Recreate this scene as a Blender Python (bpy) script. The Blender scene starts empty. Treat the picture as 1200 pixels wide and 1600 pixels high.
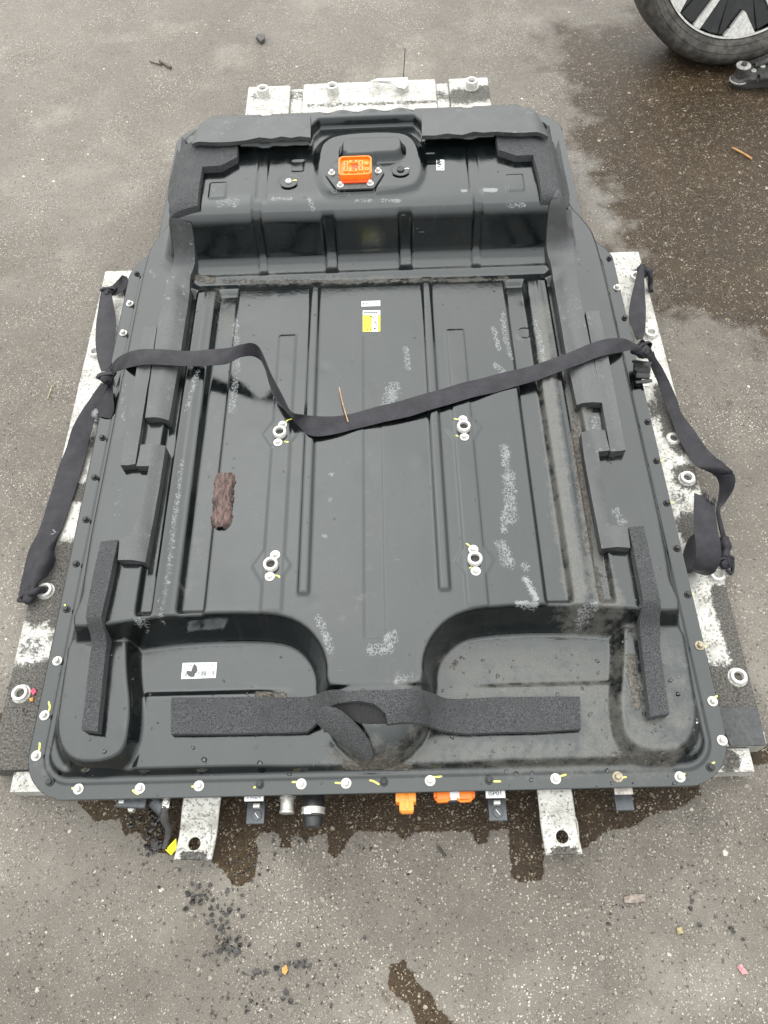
import bpy, bmesh, math, random
import numpy as np
from mathutils import Vector, Matrix
random.seed(7); rng = np.random.default_rng(7)
C = bpy.context.scene.collection
SC = bpy.context.scene

# ------------------------------------------------------------------ camera
PITCH, YAW, ROLL = math.radians(59.998), math.radians(2.2466), math.radians(-3.664)
CAM = np.array([0.0534, 0.0, 1.42]); FPX = 1200.0           # 1200x1600 photo, 27 mm on a 36 mm long side
def _axes():
    cp, sp = math.cos(PITCH), math.sin(PITCH)
    fw, rt, up = np.array([0, cp, -sp]), np.array([1., 0, 0]), np.array([0, sp, cp])
    c, s = math.cos(YAW), math.sin(YAW); R = np.array([[c, -s, 0], [s, c, 0], [0, 0, 1]])
    fw, rt, up = R @ fw, R @ rt, R @ up
    c, s = math.cos(ROLL), math.sin(ROLL)
    return fw, c*rt + s*up, -s*rt + c*up
FW, RT, UP = _axes()
cd = bpy.data.cameras.new('camera'); cam = bpy.data.objects.new('camera', cd); C.objects.link(cam)
cd.sensor_fit = 'VERTICAL'; cd.sensor_height = 36; cd.sensor_width = 27; cd.lens = 27.0
cd.clip_start = 0.05; cd.clip_end = 500
M = Matrix(((RT[0], UP[0], -FW[0], CAM[0]), (RT[1], UP[1], -FW[1], CAM[1]), (RT[2], UP[2], -FW[2], CAM[2]), (0, 0, 0, 1)))
cam.matrix_world = M; SC.camera = cam

# ------------------------------------------------------------------ sky, sun, exposure
w = bpy.data.worlds.new('World'); SC.world = w; w.use_nodes = True
nt = w.node_tree; nt.nodes.clear()
SUN_EL, SUN_AZ = math.radians(58), math.radians(-20)         # overcast: sun behind cloud, far side, a little left
sky = nt.nodes.new('ShaderNodeTexSky'); sky.sky_type = 'NISHITA'; sky.sun_disc = False
sky.sun_elevation = SUN_EL; sky.sun_rotation = SUN_AZ; sky.dust_density = 3; sky.air_density = 1.0; sky.ozone_density = 1
hs = nt.nodes.new('ShaderNodeHueSaturation'); hs.inputs['Saturation'].default_value = 0.12
mx = nt.nodes.new('ShaderNodeMix'); mx.data_type = 'RGBA'; mx.inputs[0].default_value = 0.85
tcw = nt.nodes.new('ShaderNodeTexCoord'); sxw = nt.nodes.new('ShaderNodeSeparateXYZ'); nt.links.new(tcw.outputs['Generated'], sxw.inputs[0])
rgw = nt.nodes.new('ShaderNodeMapRange'); rgw.inputs[1].default_value = 0; rgw.inputs[2].default_value = 1; rgw.inputs[3].default_value = 0.30; rgw.inputs[4].default_value = 1.0; nt.links.new(sxw.outputs['Z'], rgw.inputs[0])
vmw = nt.nodes.new('ShaderNodeVectorMath'); vmw.operation = 'SCALE'; vmw.inputs[0].default_value = (8.25, 8.45, 8.45); nt.links.new(rgw.outputs[0], vmw.inputs['Scale'])
nt.links.new(vmw.outputs[0], mx.inputs[7])                   # standard overcast sky: zenith three times as bright as the horizon
bg = nt.nodes.new('ShaderNodeBackground'); bg.inputs[1].default_value = 0.11
wo = nt.nodes.new('ShaderNodeOutputWorld')
nt.links.new(sky.outputs[0], hs.inputs['Color']); nt.links.new(hs.outputs[0], mx.inputs[6])
nt.links.new(mx.outputs[2], bg.inputs[0]); nt.links.new(bg.outputs[0], wo.inputs[0])
sd = bpy.data.lights.new('sun', 'SUN'); so = bpy.data.objects.new('sun', sd); C.objects.link(so)
sd.energy = 0.6; sd.angle = math.radians(95); sd.color = (1, 0.97, 0.93)
dv = Vector((math.sin(SUN_AZ)*math.cos(SUN_EL), math.cos(SUN_AZ)*math.cos(SUN_EL), math.sin(SUN_EL)))
so.rotation_euler = dv.to_track_quat('Z', 'Y').to_euler()
SC.view_settings.view_transform = 'Standard'; SC.view_settings.look = 'None'
SC.view_settings.gamma = 1; SC.view_settings.use_curve_mapping = False
SC.view_settings.exposure = 1.75
SC.render.engine = 'CYCLES'

# ------------------------------------------------------------------ pixel helpers (photo pixel -> ray)
def ray(x, y):
    d = FW + RT*(x-600)/FPX + UP*(800-y)/FPX
    return d/np.linalg.norm(d)
def U(x, y, z):
    d = ray(x, y); return CAM + d*((z-CAM[2])/d[2])

# ------------------------------------------------------------------ node material helper
class NM:
    def __init__(s, name):
        s.m = bpy.data.materials.new(name); s.m.use_nodes = True; s.t = s.m.node_tree; s.n = s.t.nodes
        s.n.clear(); s.out = s.n.new('ShaderNodeOutputMaterial'); s.b = s.n.new('ShaderNodeBsdfPrincipled')
        s.t.links.new(s.b.outputs[0], s.out.inputs[0]); s.tc = None
    def link(s, a, b): s.t.links.new(a, b)
    def put(s, v, sock):
        if isinstance(v, bpy.types.NodeSocket): s.link(v, sock)
        elif isinstance(v, (tuple, list)): sock.default_value = tuple(v) + ((1,) if len(v) == 3 and sock.type == 'RGBA' else ())
        else: sock.default_value = v
    def set(s, **k):
        names = dict(col='Base Color', rough='Roughness', metal='Metallic', spec='Specular IOR Level', normal='Normal', coat='Coat Weight', coatr='Coat Roughness', trans='Transmission Weight', ior='IOR', sheen='Sheen Weight')
        for a, v in k.items(): s.put(v, s.b.inputs[names[a]])
        return s.m
    def co(s, kind='Object'):
        if s.tc is None: s.tc = s.n.new('ShaderNodeTexCoord')
        return s.tc.outputs[kind]
    def noise(s, scale, detail=4, rough=0.55, vec=None, dist=0, out='Fac'):
        n = s.n.new('ShaderNodeTexNoise'); n.inputs['Scale'].default_value = scale; n.inputs['Detail'].default_value = detail
        n.inputs['Roughness'].default_value = rough; n.inputs['Distortion'].default_value = dist
        s.link(vec if vec is not None else s.co(), n.inputs['Vector']); return n.outputs[out]
    def vor(s, scale, feat='F1', out='Distance', vec=None, rnd=1):
        n = s.n.new('ShaderNodeTexVoronoi'); n.feature = feat; n.inputs['Scale'].default_value = scale; n.inputs['Randomness'].default_value = rnd
        s.link(vec if vec is not None else s.co(), n.inputs['Vector']); return n.outputs[out]
    def mapping(s, scale=(1, 1, 1), rot=(0, 0, 0), loc=(0, 0, 0), vec=None):
        n = s.n.new('ShaderNodeMapping'); n.inputs['Scale'].default_value = scale; n.inputs['Rotation'].default_value = rot; n.inputs['Location'].default_value = loc
        s.link(vec if vec is not None else s.co(), n.inputs['Vector']); return n.outputs[0]
    def math(s, op, a, b=0.0, c=None, clamp=False):
        n = s.n.new('ShaderNodeMath'); n.operation = op; n.use_clamp = clamp; s.put(a, n.inputs[0]); s.put(b, n.inputs[1])
        if c is not None: s.put(c, n.inputs[2])
        return n.outputs[0]
    def ramp(s, v, a, b, lo=0.0, hi=1.0):
        n = s.n.new('ShaderNodeMapRange'); n.interpolation_type = 'SMOOTHSTEP'; s.put(v, n.inputs[0])
        n.inputs[1].default_value = a; n.inputs[2].default_value = b; n.inputs[3].default_value = lo; n.inputs[4].default_value = hi
        return n.outputs[0]
    def mix(s, f, a, b):
        n = s.n.new('ShaderNodeMix'); n.data_type = 'RGBA'; s.put(f, n.inputs[0]); s.put(a, n.inputs[6]); s.put(b, n.inputs[7]); return n.outputs[2]
    def mixf(s, f, a, b):
        n = s.n.new('ShaderNodeMix'); n.data_type = 'FLOAT'; s.put(f, n.inputs[0]); s.put(a, n.inputs[2]); s.put(b, n.inputs[3]); return n.outputs[0]
    def bump(s, h, dist=0.001, strength=1.0, normal=None):
        n = s.n.new('ShaderNodeBump'); n.inputs['Distance'].default_value = dist; n.inputs['Strength'].default_value = strength
        s.link(h, n.inputs['Height'])
        if normal is not None: s.link(normal, n.inputs['Normal'])
        return n.outputs[0]
    def attr(s, name):
        n = s.n.new('ShaderNodeAttribute'); n.attribute_name = name; return n.outputs['Fac']
    def sepn(s, which='Z'):
        g = s.n.new('ShaderNodeNewGeometry'); x = s.n.new('ShaderNodeSeparateXYZ'); s.link(g.outputs['Normal'], x.inputs[0]); return x.outputs[which]

def simple(name, col, rough=0.5, metal=0.0, var=0.25, scale=60, bump=0.0, bscale=300, spec=0.5, dirt=0.0, dirtcol=(0.05, 0.045, 0.04)):
    m = NM(name); n = m.noise(scale, 5, 0.6)
    dk = tuple(c*(1-var) for c in col); lt = tuple(min(1, c*(1+var*0.7)) for c in col)
    c = m.mix(m.ramp(n, 0.3, 0.7), dk, lt); r = m.ramp(m.noise(scale*1.7, 4), 0.3, 0.7, max(0.05, rough-0.1), min(1, rough+0.12))
    if dirt > 0:
        d = m.ramp(m.noise(scale*0.8, 8, 0.7), 0.62-dirt*0.3, 0.72-dirt*0.3); c = m.mix(d, c, dirtcol); r = m.mixf(d, r, 0.85)
        if metal: m.set(metal=m.mixf(d, metal, 0.0))
    elif metal: m.set(metal=metal)
    m.set(col=c, rough=r, spec=spec)
    if bump: m.set(normal=m.bump(m.noise(bscale, 4, 0.6), bump))
    return m.m

# ------------------------------------------------------------------ object helpers
def mesh_obj(name, verts, faces, mat, parent=None, smooth=False, loc=None):
    me = bpy.data.meshes.new(name); me.from_pydata([tuple(map(float, v)) for v in verts], [], faces); me.update()
    if smooth: me.polygons.foreach_set('use_smooth', [True]*len(me.polygons))
    return link(name, me, mat, parent, loc)
def link(name, me, mat=None, parent=None, loc=None):
    o = bpy.data.objects.new(name, me); C.objects.link(o)
    if mat is not None and me is not None and not me.materials: me.materials.append(mat)
    if loc is not None: o.location = loc
    if parent is not None: setp(o, parent)
    return o
def wmat(p):
    return (wmat(p.parent) @ p.matrix_parent_inverse @ p.matrix_basis) if p.parent else p.matrix_basis.copy()
def setp(o, p):
    o.parent = p; o.matrix_parent_inverse = wmat(p).inverted()
def bm_obj(name, bm, mat, parent=None, smooth=False, loc=None):
    bmesh.ops.recalc_face_normals(bm, faces=bm.faces)
    me = bpy.data.meshes.new(name); bm.to_mesh(me); bm.free()
    if smooth: me.polygons.foreach_set('use_smooth', [True]*len(me.polygons))
    return link(name, me, mat, parent, loc)
def thing(name, label, cat, loc, group=None):
    o = bpy.data.objects.new(name, None); C.objects.link(o); o.location = loc; o.empty_display_size = 0.05
    o['label'] = label; o['category'] = cat
    if group: o['group'] = group
    return o
def tag(o, label, cat, group=None):
    o['label'] = label; o['category'] = cat
    if group: o['group'] = group
    return o
def autosmooth(o, ang=35):
    me = o.data; me.polygons.foreach_set('use_smooth', [True]*len(me.polygons))
    try: me.set_sharp_from_angle(angle=math.radians(ang))
    except Exception: pass
    return o
def lathe(profile, n=24, cx=0, cy=0, z0=0, hexn=None):
    """closed profile list of (r, z) revolved about z"""
    V, F = [], []; k = len(profile)
    for i in range(n):
        a = 2*math.pi*i/n
        for r, z in profile: V.append((cx+r*math.cos(a), cy+r*math.sin(a), z0+z))
    for i in range(n):
        j = (i+1) % n
        for q in range(k):
            p = (q+1) % k
            F.append((i*k+q, j*k+q, j*k+p, i*k+p))
    return V, F
def disc(r, h, n=24, z0=0, cx=0, cy=0, bev=0.0):
    prof = [(0.00001, 0), (r, 0), (r, h-bev), (r-bev, h), (0.00001, h)] if bev else [(0.00001, 0), (r, 0), (r, h), (0.00001, h)]
    return lathe(prof, n, cx, cy, z0)
def join(*vf):
    V, F = [], []
    for v, f in vf:
        b = len(V); V += list(v); F += [tuple(i+b for i in q) for q in f]
    return V, F
def boxv(c, s, rot=0.0):
    x, y, z = s[0]/2, s[1]/2, s[2]/2; V = []
    for dx, dy, dz in ((-1,-1,-1),(1,-1,-1),(1,1,-1),(-1,1,-1),(-1,-1,1),(1,-1,1),(1,1,1),(-1,1,1)):
        px, py = dx*x, dy*y
        V.append((c[0]+px*math.cos(rot)-py*math.sin(rot), c[1]+px*math.sin(rot)+py*math.cos(rot), c[2]+dz*z))
    return V, [(0,3,2,1),(4,5,6,7),(0,1,5,4),(1,2,6,5),(2,3,7,6),(3,0,4,7)]
def bevbox(name, c, s, mat, parent, bev=0.002, rot=(0, 0, 0), seg=2):
    bm = bmesh.new(); bmesh.ops.create_cube(bm, size=1); bmesh.ops.scale(bm, vec=s, verts=bm.verts)
    bmesh.ops.bevel(bm, geom=list(bm.edges), offset=bev, segments=seg, affect='EDGES', profile=0.6)
    o = bm_obj(name, bm, mat, None); o.location = c; o.rotation_euler = rot
    if parent is not None: setp(o, parent)
    return autosmooth(o, 50)
def prism(poly, z0, z1):
    n = len(poly); V = [(p[0], p[1], z0) for p in poly] + [(p[0], p[1], z1) for p in poly]
    return V, [tuple(range(n-1, -1, -1)), tuple(range(n, 2*n))] + [(i, (i+1) % n, n+(i+1) % n, n+i) for i in range(n)]
def prism_obj(name, poly, z0, z1, mat, parent, bev=0.0):
    bm = bmesh.new(); V, F = prism(poly, z0, z1); vs = [bm.verts.new(v) for v in V]
    for f in F: bm.faces.new([vs[i] for i in f])
    bmesh.ops.recalc_face_normals(bm, faces=bm.faces)
    if bev: bmesh.ops.bevel(bm, geom=list(bm.edges), offset=bev, segments=2, affect='EDGES', profile=0.6)
    o = bm_obj(name, bm, mat, parent); return autosmooth(o, 45)
def tube(pts, rad, n=10, cap=True):
    P = [Vector(p) for p in pts]; V, F = [], []
    rad = rad if isinstance(rad, (list, tuple)) else [rad]*len(P)
    ref = Vector((0, 0, 1))
    for i, p in enumerate(P):
        t = (P[min(i+1, len(P)-1)] - P[max(i-1, 0)]).normalized()
        a = t.cross(ref); a = a.normalized() if a.length > 1e-4 else Vector((1, 0, 0)); b = t.cross(a)
        for k in range(n):
            q = 2*math.pi*k/n; V.append(p + (a*math.cos(q)+b*math.sin(q))*rad[i])
    for i in range(len(P)-1):
        for k in range(n): F.append((i*n+k, i*n+(k+1) % n, (i+1)*n+(k+1) % n, (i+1)*n+k))
    if cap: F += [tuple(range(n)), tuple(range((len(P)-1)*n, len(P)*n))[::-1]]
    return V, F
def catmull(pts, sub=6):
    P = [np.array(p, float) for p in pts]; out = []
    for i in range(len(P)-1):
        p0, p1, p2, p3 = P[max(i-1, 0)], P[i], P[i+1], P[min(i+2, len(P)-1)]
        for k in range(sub):
            t = k/sub
            out.append(0.5*((2*p1)+(-p0+p2)*t+(2*p0-5*p1+4*p2-p3)*t*t+(-p0+3*p1-3*p2+p3)*t**3))
    out.append(P[-1]); return out
def chaikin(poly, it=3):
    P = [np.array(p, float) for p in poly]
    for _ in range(it):
        Q = []
        for i in range(len(P)):
            a, b = P[i], P[(i+1) % len(P)]; Q += [a*0.75+b*0.25, a*0.25+b*0.75]
        P = Q
    return P

# ------------------------------------------------------------------ numpy field helpers
def sdf(poly, X, Y):
    """signed distance, positive inside"""
    poly = np.asarray(poly, float)[:, :2]; d2 = np.full(X.shape, 1e9); ins = np.zeros(X.shape, bool)
    for i in range(len(poly)):
        ax, ay = poly[i]; bx, by = poly[(i+1) % len(poly)]; ex, ey = bx-ax, by-ay
        t = np.clip(((X-ax)*ex+(Y-ay)*ey)/(ex*ex+ey*ey+1e-12), 0, 1)
        d2 = np.minimum(d2, (X-ax-t*ex)**2+(Y-ay-t*ey)**2)
        c = (ay > Y) != (by > Y)
        ins ^= c & (X < ex*(Y-ay)/(ey if abs(ey) > 1e-12 else 1e-12)+ax)
    return np.where(ins, 1, -1)*np.sqrt(d2)
def seg_d(pts, X, Y):
    d2 = np.full(X.shape, 1e9)
    for i in range(max(1, len(pts)-1)):
        ax, ay = pts[i][:2]; bx, by = pts[min(i+1, len(pts)-1)][:2]; ex, ey = bx-ax, by-ay
        t = np.clip(((X-ax)*ex+(Y-ay)*ey)/(ex*ex+ey*ey+1e-12), 0, 1)
        d2 = np.minimum(d2, (X-ax-t*ex)**2+(Y-ay-t*ey)**2)
    return np.sqrt(d2)
def sm(d, w):
    t = np.clip(d/w, 0, 1); return t*t*(3-2*t)
def sharp(d, w):
    """wall with a tighter rounded shoulder"""
    t = np.clip(d/w, 0, 1); return np.where(t < 0.3, 0.5*(t/0.3)**2*0.35, np.where(t < 0.75, 0.175+(t-0.3)/0.45*0.6, 1-0.225*((1-t)/0.25)**2))
def mir(half):
    """half outline from x=0 front to x=0 rear (x>0) -> closed symmetric outline"""
    return half + [(-x, y) for x, y in half[::-1] if x > 1e-6]
def rbox(X, Y, x0, x1, y0, y1, r):
    cx, cy, hx, hy = (x0+x1)/2, (y0+y1)/2, (x1-x0)/2-r, (y1-y0)/2-r
    qx, qy = np.abs(X-cx)-hx, np.abs(Y-cy)-hy
    return r-(np.hypot(np.maximum(qx, 0), np.maximum(qy, 0))+np.minimum(np.maximum(qx, qy), 0))

# ================================================================== THE PACK COVER AS A HEIGHT FIELD
XC = 0.006
FL_IN = mir([(0, .308), (.505, .308), (.505, 1.43), (.45, 1.51), (.45, 1.94), (0, 1.94)])     # grown by .08 -> flange outline
MAIN = chaikin([(XC+x, y) for x, y in mir([(0, .350), (.085, .350), (.106, .380), (.106, .425), (.135, .466), (.18, .482), (.33, .485), (.50, .462), (.553, .475), (.553, 1.0),
        (.553, 1.40), (.535, 1.47), (.49, 1.54), (.49, 1.86), (0, 1.86)])], 2)
BASE = mir([(0, .305), (.505, .305), (.505, 1.42), (.44, 1.50), (.44, 1.90), (0, 1.90)])
HUMPB = mir([(0, 1.385), (.41, 1.385), (.41, 1.650), (.365, 1.708), (0, 1.708)])
PODL = chaikin([(-.550, .52), (-.545, .40), (-.540, .315), (-.500, .262), (-.430, .258), (-.385, .285), (-.384, .36), (-.405, .44), (-.415, .52)], 2)
PODR = [(0.004-x, y-0.005) for x, y in PODL]
LEDGE = [(XC+x, y) for x, y in mir([(0, 1.640), (.105, 1.640), (.122, 1.615), (.128, 1.582), (.385, 1.582), (.398, 1.60), (.398, 1.64), (.36, 1.69), (.36, 1.80), (0, 1.80)])]
PLAT = chaikin([(-.108, 1.43), (-.118, 1.52), (-.108, 1.59), (-.06, 1.625), (.085, 1.625), (.125, 1.59), (.142, 1.52), (.138, 1.44), (.10, 1.395), (-.07, 1.388)], 2)
LABEL_PIX = dict(white=[(285.6, 1036), (339, 1035), (337, 1059), (283, 1061)])
STUDS = [(-.173, .881), (.183, .880), (-.174, .596), (.183, .595)]

_dr = random.Random(21); DENTS = [(_dr.uniform(-.5, .5), _dr.uniform(.3, 1.3), _dr.choice((-1, 1))*_dr.uniform(.0003, .0011), _dr.uniform(.008, .028)) for _ in range(70)]
def flange_d(X, Y): return sdf(FL_IN, X, Y) + 0.080
def hz(X, Y):
    X = np.asarray(X, float); Y = np.asarray(Y, float); x = X-XC; ax = np.abs(x)
    z = np.full(X.shape, 0.110)
    z += 0.016*sm(sdf(BASE, X, Y)+0.043, 0.010)                              # pan floor above the flange
    # crease next to the flange
    z += 0.0025*sm(sdf(BASE, X, Y)+0.054, 0.004)
    # raised shelves in the two front recesses
    z += 0.0065*sm(.402-Y, .014)*sm(.408-ax, .016)*sm(ax-.13, .09)*sm(Y-.262, .012)
    # pods at the two front corners
    pod = 0.034*np.maximum(sm(sdf(PODL, X, Y), .022), sm(sdf(PODR, X, Y), .022))
    main = sdf(MAIN, X, Y)
    wsl = .030+.014*sm(ax-.44, .06)*sm(Y-.50, .06); zm = 0.080*sharp(main, wsl)
    r2 = ((X-.010)/(.094+.14*np.clip(.38-Y, 0, .1)))**2+(np.maximum(.41-Y, 0)/.145)**2; zm = np.maximum(zm, .0795*np.sqrt(np.clip(1-r2**2.6, 0, 1))*sm(.415-Y, .03))
    z = z + np.maximum(pod, zm)
    top = sm(main-0.02, .02)
    inside = sm(Y-.505, .02)*sm(1.285-Y, .015)                               # where the pressed channels run
    # channel between panel and ridge, gutter between ridge and side wing
    ch = sm(ax-.2895, .007)*sm(.343-ax, .012)
    gut = sm(ax-.381, .006)*sm(.412-ax, .006)
    cut = 0.015*ch*inside + 0.017*gut*inside
    bead = 0.004*np.exp(-((ax-.362)/.011)**2)*inside
    z = z - cut + bead
    # trough at the foot of the hump
    z -= 0.007*sm(Y-1.272, .012)*sm(1.318-Y, .02)*sm(.40-ax, .02)
    # panel ribs
    rb = 0.0052*sm(.0130-np.abs(ax-.1215), .0075)*sm(Y-.535, .01)*sm(1.30-Y, .01)
    z += rb
    fd = sm(Y-.50, .015)*sm(1.14-Y, .01)
    z += 0.0022*sm(.0205-np.abs(ax-.176), .005)*fd
    for sx, sy in STUDS:
        z += 0.0015*sm(.046-(np.abs(X-sx)*1.25+np.abs(Y-sy)*0.75), .006)*(1-sm(.0205-np.abs(ax-.176), .0035)*fd)
    z -= 0.0012*sm(.0185-ax, .002)*sm(Y-.455, .004)*sm(1.13-Y, .004)
    # round emboss in the right channel, shallow dimple rings on the panel
    r = np.hypot(X-.330, Y-1.13); z += 0.0015*np.exp(-((r-.014)/.004)**2)
    # hump
    dh = sdf(HUMPB, X, Y) + 0.073
    for c0, hw, dp in ((-.2335, .012, .006), (.2415, .012, .006)):
        dh = dh - dp*sm(hw-np.abs(X-c0), .005)*sm(1.45-Y, .02)
    for c0, hw, dp in ((-.080, .016, .010), (.085, .017, .010)):
        dh = dh - dp*sm(hw-np.abs(X-c0), .007)*sm(1.380-Y, .012)
    hh = np.where(dh < .040, .018*np.clip(dh/.040, 0, 1)**2.2, np.where(dh < .056, .018+.078*(dh-.040)/.016, .096+.030*np.sqrt(np.clip(1-(np.clip(.122-dh, 0, .066)/.066)**2, 0, 1))))
    wave = 0.0025*sm(dh-.05, .02)
    z = z + hh + wave
    topm = sm(dh-0.085, .03)
    z += 0.002*topm*sm(Y-1.39, .10)                                          # top climbs a little to the rear
    for c0 in (-.2235, .2365): z -= 0.0028*topm*sm(.0135-np.abs(X-c0), .004)
    z += 0.024*sm(sdf(LEDGE, X, Y), .0065)*topm
    z += 0.010*sm(sdf(PLAT, X, Y), .022)*topm*(1-sm(sdf(LEDGE, X, Y), .012))
    z += 0.020*sm(rbox(X, Y, -.058, .094, 1.497, 1.572, .03), .016)
    hexd = .062-np.maximum(np.abs(X+.019)*0.95+np.abs(Y-1.462)*0.42, np.abs(Y-1.462)*1.12)
    z -= 0.002*sm(.003-np.abs(hexd-.004), .003)
    for vx, vy in ((-.165, 1.459), (.079, 1.470)):
        r = np.hypot(X-vx, Y-vy); z -= 0.0018*np.exp(-((r-.021)/.0022)**2)
    for ex, ey in ((-.147, 1.513), (.146, 1.521)):
        q = rbox(X, Y, ex-.014, ex+.014, ey-.020, ey+.020, .005); z -= 0.002*sm(q, .003)
    for ex, ey in ((-.318, 1.44), (.323, 1.43)):
        q = rbox(X, Y, ex-.020, ex+.020, ey-.026, ey+.026, .005); z += 0.0025*sm(q, .004)
    # scalloped rear lip
    z += 0.003*np.sin(X*95)*sm(Y-1.655, .01)*sm(1.70-Y, .02)*(ax < .11)
    for dx, dy, da, dr in DENTS: z += da*np.exp(-((X-dx)**2+(Y-dy)**2)/(2*dr*dr))
    # sheet is never quite flat
    z += 0.0007*np.sin(X*13+1.3*np.sin(Y*7))*np.cos(Y*9+X*4)*top
    return z

GS = 0.0025
gx = np.arange(-.600, .6001, GS); gy = np.arange(.215, 2.0301, GS)
GX, GY = np.meshgrid(gx, gy); GZ = hz(GX, GY); FD = flange_d(GX, GY)
def blur(A, k):
    for ax in (0, 1):
        c = np.cumsum(np.concatenate([np.repeat(np.take(A, [0], ax), k+1, ax), A, np.repeat(np.take(A, [-1], ax), k, ax)], ax), ax)
        n = A.shape[ax]; A = (np.take(c, range(2*k+1, 2*k+1+n), ax)-np.take(c, range(0, n), ax))/(2*k+1)
    return A
GP = blur(np.maximum(GZ, blur(GZ, 6)), 3)                       # what a soft pad bridges
def samp(G, x, y):
    fx = np.clip((np.asarray(x)-gx[0])/GS, 0, len(gx)-1.001); fy = np.clip((np.asarray(y)-gy[0])/GS, 0, len(gy)-1.001)
    i, j = fx.astype(int), fy.astype(int); u, v = fx-i, fy-j
    return (G[j, i]*(1-u)+G[j, i+1]*u)*(1-v)+(G[j+1, i]*(1-u)+G[j+1, i+1]*u)*v
def onto(px, py, off=0.0, G=None):
    """first hit of a photo ray with the cover surface raised by off"""
    G = GZ if G is None else G
    d = ray(px, py); zs = np.linspace(.46, .08, 1600); t = (zs-CAM[2])/d[2]
    X = CAM[0]+d[0]*t; Y = CAM[1]+d[1]*t; h = samp(G, X, Y)+off
    k = np.argmax(zs <= h); return np.array([X[k], Y[k], zs[k]])

# ---- masks carried as vertex attributes (dust, mud, dried foam, water) -- placed where the photo shows the stains
def pblob(A, pts, rpx, v=1.0, soft=0.6):
    """stain along photo points, radius in photo pixels"""
    W = [onto(*p) for p in pts]; sc = np.linalg.norm(W[0]-CAM)/FPX
    r = rpx*sc; d = seg_d([(q[0], q[1]) for q in W], GX, GY)
    np.maximum(A, v*np.clip((r*(1+soft)-d)/(r*soft*2), 0, 1), out=A)
A_foam = np.zeros(GX.shape); A_dust = np.zeros(GX.shape); A_mud = np.zeros(GX.shape); A_wet = np.zeros(GX.shape)
for pts, r, v in (([(367, 505), (371, 560), (363, 640)], 7, .95), ([(309, 580), (291, 640)], 6, .8), ([(284, 720), (262, 900), (250, 965)], 8, .66), ([(215, 973), (228, 976)], 7, .8),
        ([(614, 604), (606, 640), (590, 652)], 13, 1), ([(634, 545), (637, 575)], 6, .95), ([(786, 490), (790, 530), (800, 560)], 5, .9), ([(771, 512), (779, 545)], 5, .95),
        ([(775, 570), (785, 582)], 7, .95), ([(836, 500), (843, 530), (850, 562)], 5, .95), ([(788, 700), (790, 725)], 9, 1), ([(795, 740), (797, 810)], 12, 1), ([(788, 800), (788, 830)], 7, 1),
        ([(782, 850), (795, 880)], 12, 1), ([(820, 885)], 9, 1), ([(822, 905), (838, 935)], 7, 1.2), ([(808, 942), (838, 944)], 5, 1.2), ([(497, 965), (508, 990), (517, 1015)], 8, 1),
        ([(612, 995), (605, 1012), (580, 1016)], 12, 1.05), ([(640, 1055), (620, 1062)], 11, .7), ([(345, 317), (368, 316)], 9, .9), ([(425, 311), (455, 310)], 3, 1.1), ([(484, 312), (489, 325)], 5, .9),
        ([(556, 314), (580, 313)], 3.5, .9), ([(597, 313), (624, 314)], 3.5, 1), ([(722, 298), (728, 298)], 3, 1.3), ([(758, 297), (774, 297)], 4, 1.5), ([(795, 321), (820, 320)], 3.5, .9),
        ([(930, 655), (935, 675)], 9, .95), ([(963, 800), (972, 815)], 9, .95), ([(195, 590), (190, 690)], 7, .55), ([(190, 770), (185, 800)], 18, .5), ([(960, 690), (955, 720)], 7, .6),
        ([(427, 690), (425, 700)], 3, .6), ([(518, 740)], 5, 1), ([(517, 780)], 5, 1), ([(507, 838)], 5, 1), ([(925, 950), (910, 960)], 12, .9), ([(880, 420), (905, 405)], 4, .7), ([(237, 425), (240, 430)], 8, .6),
        ([(520, 298), (545, 300)], 4, .8), ([(465, 285), (440, 300)], 12, .4), ([(780, 240), (770, 270)], 14, .4), ([(1062, 1050), (1066, 1080)], 10, .5), ([(1000, 950), (1005, 965)], 8, .7)):
    pblob(A_foam, pts, r, v)
for pts, r, v in (([(845, 480), (862, 650), (880, 800), (905, 940)], 12, .95), ([(892, 560), (905, 650), (918, 800), (935, 930)], 14, 1), ([(930, 890), (960, 960), (900, 965)], 22, .8),
        ([(330, 470), (340, 450), (355, 520)], 14, .6), ([(345, 620), (320, 800), (295, 940)], 11, .35), ([(720, 1040), (860, 1035), (960, 1040)], 36, .75), ([(740, 1095), (930, 1080), (950, 1150)], 40, .85),
        ([(760, 1180), (960, 1185), (1040, 1180)], 26, .75), ([(1000, 1080), (1060, 1120), (1000, 1150)], 34, .7), ([(640, 1080), (660, 1170), (720, 1170)], 32, .65), ([(520, 1180), (640, 1185)], 22, .6),
        ([(560, 940), (540, 960)], 22, .35), ([(582, 560), (582, 1000)], 11, .22), ([(380, 440), (790, 438)], 9, .6), ([(60, 1185), (90, 1205)], 25, .3), ([(300, 1075), (400, 1075)], 8, .3), ([(260, 280), (330, 300)], 14, .3),
        ([(880, 960), (1000, 985)], 16, .7), ([(1040, 1000), (1060, 1060)], 24, .55)):
    pblob(A_dust, pts, r, v)
for pts, r, v in (([(897, 690), (908, 760), (915, 800)], 9, 1), ([(915, 800), (922, 860)], 7, .9), ([(900, 640), (897, 690)], 7, .6), ([(330, 437), (300, 432)], 6, .8), ([(350, 441), (790, 437)], 4, .55), ([(930, 890), (940, 940)], 9, .6),
        ([(720, 1030), (700, 1050)], 9, .4), ([(540, 1195), (640, 1198)], 5, .9), ([(405, 1085), (440, 1088)], 7, .8), ([(960, 1180), (1050, 1190)], 9, .5), ([(985, 1030), (995, 1100)], 9, .7)):
    pblob(A_mud, pts, r, v)
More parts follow.
